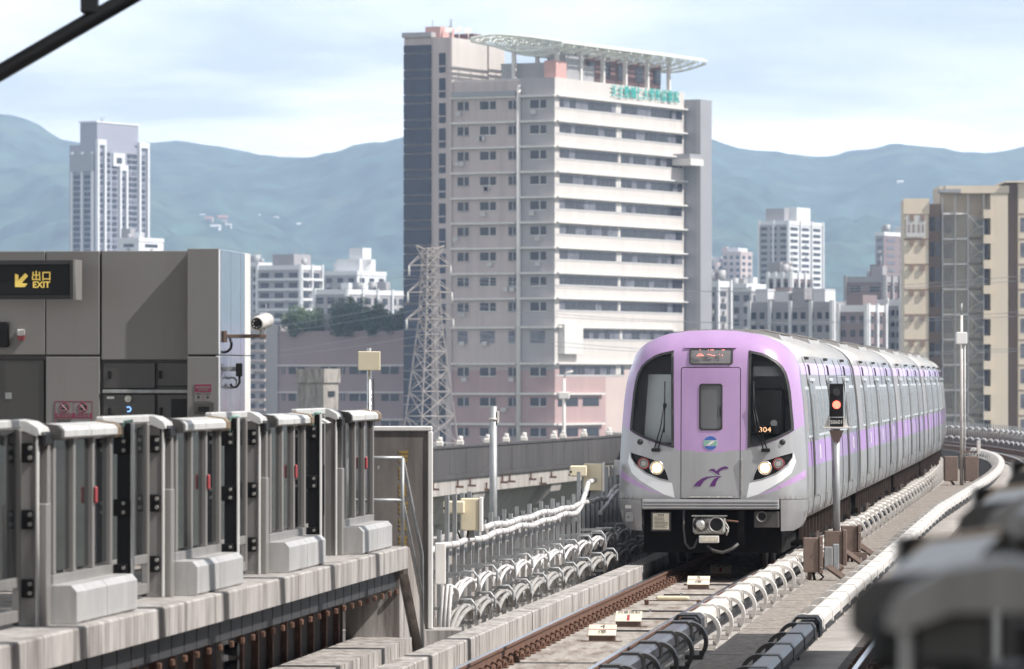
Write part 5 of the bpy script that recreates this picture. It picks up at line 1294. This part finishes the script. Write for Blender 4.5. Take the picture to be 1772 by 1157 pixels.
# ---------------- generic two-faced blocks
def block(name, label, px0, pxm, px1, ytop, Y, wm, wl=None, rows=(20,5), lc=0, rc=0, wh=.5, ww=.55, band=None, fins=None, roof=(), cat='building', winm='bwin', group=None, ledge=False):
    b = Bld(name, label, px0, pxm, px1, Y, cat, group); la = max(b.la, 2.5); lb = max(b.lb, 2.5); zt = b.z(ytop)
    b.box('wall', wm, 0,la,0,lb,0,zt)
    if wl: b.box('shade_wall', wl, -.05,-.002,0,lb,0,zt)  # left-face skin; grey on a white block puts its shade into the colour
    b.box('parapet', band or wm, -.15,la+.1,-.15,.0-.004,zt-.9,zt+.25); b.box('parapet', band or wm, -.2,-.06,-.15,lb,zt-.9,zt+.25)
    pitch, nfl = rows; s = FPX/Y
    for i in range(nfl):
        z1 = zt - 1.6 - i*pitch/s; z0 = z1 - pitch/s*wh
        if z0 < 1: break
        for j in range(lc):
            c = (j+.5)*lb/lc; w_ = lb/lc*ww; b.win('window',winm,-.14,-.03,c-w_/2,c+w_/2,z0,z1)
        for j in range(rc):
            c = (j+.5)*la/rc; w_ = la/rc*ww; b.win('window',winm,c-w_/2,c+w_/2,-.1,.03,z0,z1)
        if ledge:
            b.box('balcony_band', band or 'ledge', -.7,-.16,.2,lb,z0-pitch/s*.28,z0-.1); b.box('balcony_band', band or 'ledge', 0,la,-.7,-.16,z0-pitch/s*.28,z0-.1)
    if fins:
        fm_, nf_l, nf_r = fins
        for j in range(nf_l): y = j*lb/max(1,nf_l-1); b.box('fin', fm_, -.55,-.21,y-.3,y+.3,0,zt+.5)
        for j in range(nf_r): x = j*la/max(1,nf_r-1); b.box('fin', fm_, x-.3,x+.3,-.55,-.16,0,zt+.5)
    if s < 10:
        rr = random.Random(int(px0*3+Y))
        for k in range(4):
            x, y, q = rr.uniform(.1,.8)*la, rr.uniform(.1,.85)*lb, rr.uniform(.7,1.3)
            if k % 2: MB().tube([(x,y,zt-.1),(x,y,zt+1.9*q)], .8*q, 8).build('water_tank', M['louver'], b.root)
            else: b.box('stair_head', rr.choice((wm,'apt_gray','apt_white')), x,x+2.2*q,y,y+2.5*q,zt-.1,zt+2.4*q)
        MB().tube([(la*.4,lb*.3,zt-.1),(la*.4,lb*.3,zt+4.5)], .09, 5).build('roof_antenna', M['finny'], b.root)
        for k in range(min(10,(lc+rc)*2)):
            z1 = zt - 2.6 - rr.randrange(max(1,nfl-1))*pitch/s - pitch/s*wh
            if z1 < 1: continue
            if rr.random() < .5 and lc: y = (rr.randrange(lc)+.5)*lb/lc; b.box('air_conditioner','bframe',-.7,-.16,y-.4,y+.4,z1,z1+.6)
            elif rc: x = (rr.randrange(rc)+.5)*la/rc; b.box('air_conditioner','bframe',x-.4,x+.4,-.6,-.12,z1,z1+.6)
    for (fa,fb,ga,gb,hh,mk) in roof: b.box('roof_block', mk, fa*la,fb*la,ga*lb,gb*lb,zt-.1,zt+hh)
    return b
# tower far left
b = Bld('office_tower', 'slender grey tower with white vertical frames rising before the hills', 120, 166, 255, 1800.0)
la,lb,Z = b.la,b.lb,b.z
b.box('wall','tower_gray',0,la,0,lb,0,Z(250)); b.box('crown_block','tower_gray',la*.06,la*.86,lb*.08,lb*.72,Z(250)-1,Z(210)); b.box('crown_cap','tower_white',la*.04,la*.88,lb*.06,lb*.74,Z(211),Z(208))
for f0,f1,yt in ((-.01,.16,250),(.80,1.0,250),(.42,.58,292)):
    for e in (f0,f1-.035): b.box('frame','tower_white',la*e,la*(e+.035),-1.0,-.01,0,Z(yt))
    b.box('frame','tower_white',la*f0,la*f1,-1.0,-.01,Z(yt)+.01,Z(yt)+2)
b.box('frame','tower_white',la*.30,la*.52,-.8,-.01,Z(285),Z(262)); b.win('window','bwin',la*.36,la*.46,-.9,-.81,Z(280),Z(270))
for e in (.12,.5,.88): b.box('frame','tower_white',-.8,-.01,lb*(e-.04),lb*(e+.04),0,Z(262))
b.box('louvre_panel','finny',-1.0,-.02,lb*.08,lb*.92,Z(296),Z(266))
for i in range(18):
    z = Z(262+10*i)
    for f in (.08,.22,.35,.50,.64,.74,.90): 
        if .41 < f < .6 and i < 4: continue
        b.win('window','bwin2' if (i*7+int(f*100))%5 == 0 else 'bwin',la*(f-.04),la*(f+.04),-.3,.02,z-1.3,z)
    if i > 3:
        for f in (.25,.38,.65,.78): b.win('window','bwin',-.3,.02,lb*(f-.055),lb*(f+.055),z-1.3,z)
for px in (178,186): MB().tube([(la*.3,lb*.4,Z(209)),(la*.3+(px-178)*.3,lb*.4,Z(199))], .2, 5).build('roof_mast', M['finny'], b.root)
block('white_annex', 'small white boxy building at the foot of the slender tower', 205, 240, 283, 412, 1500, 'apt_white', None, (16,2), 1, 1, .35, .5)
# white condominiums left of the hospital
block('condominium', 'white condominium with stacked balcony bands and vertical piers', 446, 520, 556, 460, 1250, 'apt_gray', 'apt_gray', (17.5,9), 3, 2, .5, .6, 'apt_white', ('apt_white',2,3), ((.1,.9,.2,.7,3,'apt_gray'),), ledge=True)
block('condominium', 'stepped white condominium with tall bright stair head', 560, 618, 668, 470, 1350, 'apt_white', 'apt_gray', (17,6), 3, 3, .5, .5, 'apt_white', None, ((.2,.75,.1,.8,3.5,'apt_white'),(.3,.6,.1,.5,6.5,'apt_white')))
block('condominium', 'low white framed condominium just behind the roof shrubs', 545, 600, 702, 502, 1150, 'apt_gray', 'apt_gray', (18,6), 3, 7, .6, .62, 'apt_white', ('apt_white',2,5), ())
block('apartment_block', 'grey apartment block with pink balcony edges beside the rose-brown wing', 430, 462, 482, 565, 1000, 'apt_gray', 'apt_gray', (17,8), 2, 1, .45, .5, 'apt_pink', None, (), ledge=True)
block('apartment_block', 'pale narrow apartment block behind the security camera', 425, 447, 470, 455, 1450, 'apt_white', 'apt_gray', (14,10), 2, 2, .5, .55, 'apt_white')
b = block('plant_house', 'small pale concrete plant room rising in front of the rose-brown wing', 526, 560, 572, 643, 420, 'concrete', None, (30,1), 0, 1, .3, .4)
# right of the hospital
b = block('white_apartment_tower', 'white apartment tower with its shaded side coloured grey and tall roof block right of the hospital', 1314, 1364, 1423, 383, 1500, 'apt_white', 'apt_gray', (10.6,22), 3, 3, .5, .62, 'apt_white', ('apt_white',3,4), ((.1,.5,.25,.9,4.0,'apt_gray'),(.25,.65,-.0,.4,4.4,'apt_white')))
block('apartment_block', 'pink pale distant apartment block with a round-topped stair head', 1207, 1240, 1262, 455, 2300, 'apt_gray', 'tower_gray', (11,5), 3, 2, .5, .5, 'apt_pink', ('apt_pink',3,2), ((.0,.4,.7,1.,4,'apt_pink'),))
block('apartment_block', 'pink distant apartment block with stepped top beside the white tower', 1250, 1282, 1302, 436, 2300, 'apt_pink', 'apt_pink', (11,7), 3, 2, .5, .5, 'apt_pink', None, ((.1,.9,.2,.8,2,'apt_white'),))
block('apartment_block', 'grey low apartment block beside the hospital fin', 1200, 1240, 1262, 488, 950, 'apt_gray', 'apt_gray', (22,6), 3, 1, .4, .45, 'apt_white', ('apt_white',0,2))
block('apartment_block', 'grey apartment block with a flat white roof slab', 1250, 1300, 1330, 497, 1050, 'apt_gray', 'apt_gray', (21,6), 3, 2, .5, .5, 'apt_white', None, ((-.1,1.1,.1,.9,.8,'apt_white'),))
block('apartment_block', 'brown apartment block with pale arched fins before the white tower', 1330, 1368, 1402, 474, 1000, 'apt_brown', 'apt_brown', (20,7), 3, 3, .5, .5, 'apt_white', ('apt_white',4,4))
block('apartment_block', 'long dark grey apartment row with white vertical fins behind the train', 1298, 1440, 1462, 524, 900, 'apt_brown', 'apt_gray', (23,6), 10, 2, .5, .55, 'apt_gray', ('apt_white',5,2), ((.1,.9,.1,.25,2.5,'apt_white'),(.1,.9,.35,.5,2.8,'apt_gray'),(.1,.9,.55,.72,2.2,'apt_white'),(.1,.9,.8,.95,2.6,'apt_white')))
block('apartment_block', 'dark brown apartment block with a big white frame behind the train', 1452, 1500, 1530, 530, 860, 'apt_brown', 'apt_brown', (24,6), 3, 2, .5, .5, 'apt_white', ('apt_white',2,3), ((.1,.9,.2,.8,2,'apt_brown'),))
block('apartment_block', 'plain brown roof block building with pale fins beside the cream block', 1464, 1530, 1566, 480, 1000, 'apt_brown', 'apt_brown', (22,7), 2, 3, .45, .5, 'apt_gray', ('apt_gray',2,4))
block('apartment_block', 'grey apartment block with white piers and square windows beside the cream block', 1512, 1560, 1600, 520, 870, 'apt_gray', 'apt_gray', (19,7), 5, 3, .5, .6, 'apt_white', ('apt_white',3,3))
block('brown_tower', 'brown apartment tower with pale balcony bars left of the cream block', 1515, 1530, 1575, 402, 1400, 'apt_brown', 'apt_gray', (13,8), 1, 2, .45, .6, 'apt_white', None, (), winm='bwin2')

# ---------------- cream building with the glass stair
Yc = 650.0; S = FPX/Yc
c = empty('cream_building', 'cream apartment block with a glazed open stair tower beyond the train tail', 'building', (px_at(1565,Yc),Yc,GZ), R(0))
K = 1/S
def cx_(px): return (px-1563)*K*(1+.0000*px)
def cz(y): return z_at(y,Yc)-GZ
def cb(nm, mk, *a): return MB().box(*a).build(nm, M[mk], c)
cb('wall','creamwall',0,cx_(1605),0,6,0,cz(345))
cb('parapet','creamwall',-.1,cx_(1605)+.1,-.12,-.003,cz(370),cz(343))
cb('recess_wall','brownwall',cx_(1605)+.01,cx_(1628),1.2,14,0,cz(352)); cb('core_wall','creamwall',cx_(1628)+.01,cx_(1742),3.4,14,0,cz(320)); cb('roof_slab','creamwall',cx_(1634),cx_(1744),-.4,3.3,cz(334),cz(321)); cb('roof_slab','finny',cx_(1624),cx_(1660),-.9,3.2,cz(333),cz(327))
cb('pier','creamwall',cx_(1712),cx_(1742),-.3,3.3,0,cz(335)); cb('recess_wall','brownwall',cx_(1742)+.01,cx_(1760),1.5,14,0,cz(318)); cb('wall','creamwall',cx_(1760)+.01,cx_(1830),-.2,14,0,cz(316)); cb('roof_slab','creamwall',cx_(1736),cx_(1840),-.8,14,cz(316)+.02,cz(313))
for i in range(10):
    y = 413+43.6*(i-1); z = cz(y)
    if z < 2: break
    cb('floor_line','brownwall',-.06,cx_(1605),-.07,-.004,z-.12,z+.05)
    for a in (1576,1595): cb('bracket','brownwall',cx_(a)-.25,cx_(a)+.25,-.3,-.075,z-.9,z-.1)
    ubx('window','bwin',c,cx_(1608),cx_(1616),1.1,1.19,z-2.2,z-.4); ubx('window','bwin2',c,cx_(1618),cx_(1626),1.1,1.19,z-2.2,z-.4)
    cb('floor_line','brownwall',cx_(1760),cx_(1830),-.26,-.204,z-.1,z+.05)
    # stair tower: landing slabs, flights, balconies, glass
    cb('landing','ledge',cx_(1630),cx_(1672),-.5,3.3,z-.12,z+.12)
    f = MB(); f.prism([(cx_(1672),z-.1),(cx_(1672),z+.15),(cx_(1693),z-1.5),(cx_(1693),z-1.75)], 'y', .2, 1.4); f.prism([(cx_(1650),z-1.6),(cx_(1650),z-1.35),(cx_(1672),z-3.1),(cx_(1672),z-3.3)] if False else [(cx_(1693),z-1.75),(cx_(1693),z-1.5),(cx_(1672),z-3.0),(cx_(1672),z-3.2)], 'y', 1.6, 2.9); f.build('stair_flight', M['ledge'], c)
    cb('landing','ledge',cx_(1693),cx_(1700),.1,3.0,z-1.75,z-1.5)
    cb('balcony','creamwall',cx_(1699),cx_(1711.5),-.9,3.3,z-.6,z+.5)
    ubx('window','bwin2',c,cx_(1686),cx_(1710),3.3,3.39,z-2.4,z-.7); ubx('window','bwin2',c,cx_(1634),cx_(1650),3.3,3.39,z-2.4,z-.4)
    for a,b2 in ((1629,1650),(1651,1672),(1673,1699)): MB().box(cx_(a),cx_(b2)-.06,-.62,-.56,max(0,z-3.0),z-.15+.0).build('glass_pane', M['stairglass'], c)
    for a in (1764,1790): ubx('window','bwin2',c,cx_(a),cx_(a+18),-.25,-.19,z-2.3,z-.5)
for a in (1628.5,1650.5,1672.5,1699.5): cb('mullion','finny',cx_(a)-.06,cx_(a)+.06,-.7,-.54,0,cz(336))
cb('sign_board','bframe',cx_(1566),cx_(1600),-.2,-.125,cz(410),cz(372))
for k, px in enumerate((1569,1577,1586,1593)):
    b = MB()
    for q in range(4): b.box(cx_(px)-.02,cx_(px+4.5),-.235,-.205,cz(388.5+3.6*q+1.2),cz(388.5+3.6*q))
    b.box(cx_(px+1.6),cx_(px+2.6),-.23,-.203,cz(402),cz(388)); b.build('sign_lettering', M['brownwall'], c)

# ---------------- hillside houses
for px, y, w_, mk, lab in ((372,400,30,'apt_white','white house cluster block on the hillside'),(350,372,14,'apt_white','small white house high on the hillside'),(362,385,22,'apt_pink','pink long house on the hillside'),
        (385,380,26,'apt_pink','pink house with red roof on the hillside'),(395,392,18,'apt_white','bright white house beside the red-roofed one'),(445,376,18,'apt_white','white house apart from the cluster on the hillside'),
        (478,380,16,'apt_white','tall pale slab on the hillside'),(512,395,26,'apt_gray','grey low house on the hillside near the hospital'),(335,398,20,'apt_pink','low pink house at the edge of the cluster'),(1560,320,26,'apt_white','white house on the hillside above the brown tower')):
    hp_ = hill_hit(px, y)
    if not hp_: continue
    sc_ = hp_.y/FPX; W = w_*sc_; t = empty('hill_house', lab, 'house', hp_-Vector((0,0,2)), R(random.uniform(-20,20)))
    W *= .62; hh = W*random.uniform(.5,.9); MB().box(-W/2,W/2,-W*.3,W*.3,-4,hh).build('wall', M[mk], t)
    MB().prism([(-W*.36,hh+.02),(W*.36,hh+.02),(0,hh+W*.16)], 'x', -W*.54, W*.54).build('roof', M['redroof' if mk=='apt_pink' else 'ledge'], t)
    for k in range(3): ubx('window','bwin2',t,-W*.35+k*W*.27,-W*.35+k*W*.27+W*.14,-W*.31,-W*.295,hh*.35,hh*.75)

# ---------------- pylon
Yp = 760.0; t = empty('power_pylon', 'pale steel lattice power pylon in front of the hospital', 'pylon', (px_at(744,Yp),Yp,GZ), R(28))
def pw_(z):   # half width at world z
    pts = [(-11,3.7),(-7,3.15),(12,1.25),(22.6,.85)]
    for (a,b1),(c1,d1) in zip(pts, pts[1:]):
        if z <= c1: return b1+(d1-b1)*(z-a)/(c1-a)
    return .85
lev = [-11,-6.5,-2.5,1.2,4.4,7.2,9.7,12,14.2,16.3,18.2,20,21.4,22.6]
for sx in (-1,1):
    for sy in (-1,1):
        MB().tube([(sx*pw_(z),sy*pw_(z),z-GZ) for z in lev], .13, 4, smooth=False).build('leg', M['lattice'], t)
for z0,z1 in zip(lev, lev[1:]):
    a, b = pw_(z0), pw_(z1); m_ = MB()
    for q in range(4):
        cs = [(-1,-1),(1,-1),(1,1),(-1,1)]; p_, r_ = cs[q], cs[(q+1)%4]
        m_.bar((p_[0]*a,p_[1]*a,z0-GZ),(r_[0]*b,r_[1]*b,z1-GZ),.10); m_.bar((r_[0]*a,r_[1]*a,z0-GZ),(p_[0]*b,p_[1]*b,z1-GZ),.10); m_.bar((p_[0]*b,p_[1]*b,z1-GZ),(r_[0]*b,r_[1]*b,z1-GZ),.09)
    m_.build('bracing', M['lattice'], t)
for z, ln in ((20.0,3.5),(16.0,3.7),(12.0,3.9)):
    for s in (-1,1):
        m_ = MB()
        for sy in (-1,1): m_.bar((s*.9,sy*.9,z-GZ),(s*ln,0,z-GZ),.11); m_.bar((s*.9,sy*.9,z-GZ+2.0),(s*ln,0,z-GZ),.10)
        m_.build('cross_arm', M['lattice'], t)
        for dirn in (-1,1):
            pts = [Vector((s*ln+dirn*q*3.0, dirn*q*22.0, z-GZ-1.5-6.5*(q/5.)*(1-q/14.))) for q in range(0,11)]
            MB().tube(pts, .028, 4).build('power_line', M['finny'], t)
        i_ = MB(); i_.tube([(s*ln,0,z-GZ),(s*ln,0,z-GZ-1.6)], [.10,.16], 6); i_.build('insulator', M['ledge'], t)
m_ = MB(); m_.bar((-.8,0,22.4-GZ),(-2.4,0,23.0-GZ),.16); m_.bar((.8,0,22.4-GZ),(2.4,0,23.0-GZ),.16); m_.bar((-2.4,0,23-GZ),(-.8,0,20.4-GZ),.14); m_.bar((2.4,0,23-GZ),(.8,0,20.4-GZ),.14); m_.build('earth_peak', M['lattice'], t)

# ---------------- second viaduct curving behind the fence
VP = hermite([(170,-18),(205,-12.2),(230,-8.0),(252,-3.9),(280,1.5),(308,6.6),(335,11.2),(380,18)])
def VPt(Y, off, z): cc, dd = VP(Y); n_ = math.hypot(1,dd); return Vector((cc+off/n_, Y-off*dd/n_, z))
def vsweep(prof, path):
    mb = MB(); n_ = len(prof); vs = []
    for Y in path: vs += [VPt(Y,o,z) for o,z in prof]
    mb.add(vs, [(i*n_+k,i*n_+(k+1)%n_,(i+1)*n_+(k+1)%n_,(i+1)*n_+k) for i in range(len(path)-1) for k in range(n_)]); mb.add(vs[:n_],[tuple(range(n_))]); mb.add(vs[-n_:],[tuple(range(n_))]); return mb
v = empty('distant_viaduct', 'second concrete viaduct with dark parapet curving behind the cable fence', 'viaduct')
vp = rng(175,375,6)
vsweep([(0,-1.75),(0,-2.75),(-.9,-2.95),(-1.7,-4.4),(-7.8,-4.4),(-8.6,-2.95),(-9.4,-2.75),(-9.4,-1.75)], vp).build('deck', M['viad'], v)
Y = 176.0
while Y < 370: vsweep([(0.03,-1.72),(-.22,-1.72),(-.22,-.42),(0.03,-.42)], [Y,Y+1.97,Y+3.94]).build('parapet_panel', M['viadpar'], v); Y += 4
vsweep([(.09,-.40),(-.28,-.40),(-.28,-.30),(.09,-.30)], vp).build('coping', M['viadpar'], v)
vsweep([(.12,-1.95),(.003,-1.95),(.003,-1.735),(.12,-1.735)], vp).build('drip_edge', M['viadpar'], v)
Y = 232.0; k = 0
while Y < 330:
    b = MB(); b.box(-.05,.05,-.04,.04,0,.35); b.box(-.3,.3,-.06,.06,-.08,.03); o = b.build('drain_hook', M['rust'], v, VPt(Y,.10,-2.35 if k%4 else -2.65)); Y += random.choice((2.0,3.1,4.2,6.0)); k += 1
Y = 232.0
while Y < 345:
    b = MB(); b.cbox(-.2,.2,-.2,.2,0,.3,.06); b.tube([(0,0,.25),(.05,0,.5)], [.17,.1], 8); b.build('insulator_box', M['cover'], v, VPt(Y,-.1,-.31)); Y += random.choice((3.0,5.0,7.0,9.0))
for Y in (222, 243, 264, 286, 312):
    b = MB(); arc = [(-.25+.0,-2.70)]
    hp2 = [(-4.7+s_*q, z) for s_, q, z in ((1,4.62,-2.7),(1,4.5,-3.2),(1,3.9,-3.8),(1,2.8,-4.5),(1,1.9,-5.6),(1,1.5,-7.0),(1,1.4,GZ))]
    b.prism(hp2 + [(-9.4-x, z) for x, z in hp2[::-1]], 'y', -1.6, 1.6); b.build('pier', M['viad'], v, VPt(Y,0,0), -math.atan(VP(Y)[1]))
# dark undergrowth between the viaducts, a few trees
for k,(px,Y,ht) in enumerate(((770,330,7.5),(840,345,8),(905,350,7),(985,352,7.5),(1050,360,8))):
    leafy('street_tree', 'dark green tree below the second viaduct', 'tree', (px_at(px,Y),Y,GZ), 3.4, 3, ht, 1500, .32, 'trees below the second viaduct')
# floodlight pole by the hospital
t = empty('street_lamp', 'tall white lamp post with a box standing before the hospital base', 'street lamp', (px_at(976,500),500,GZ), 0)
zt_ = z_at(655,500)-GZ
MB().tube([(0,0,0),(0,0,zt_)], [.22,.15], 8).build('mast', M['ledge'], t); MB().cbox(-.55,.55,-.4,.4,zt_-2.0,zt_-1.3,.08).build('control_box', M['ledge'], t); MB().tube([(0,0,zt_),(.2,0,zt_+.6),(.9,0,zt_+.75)], .1, 6).build('lamp_arm', M['ledge'], t)
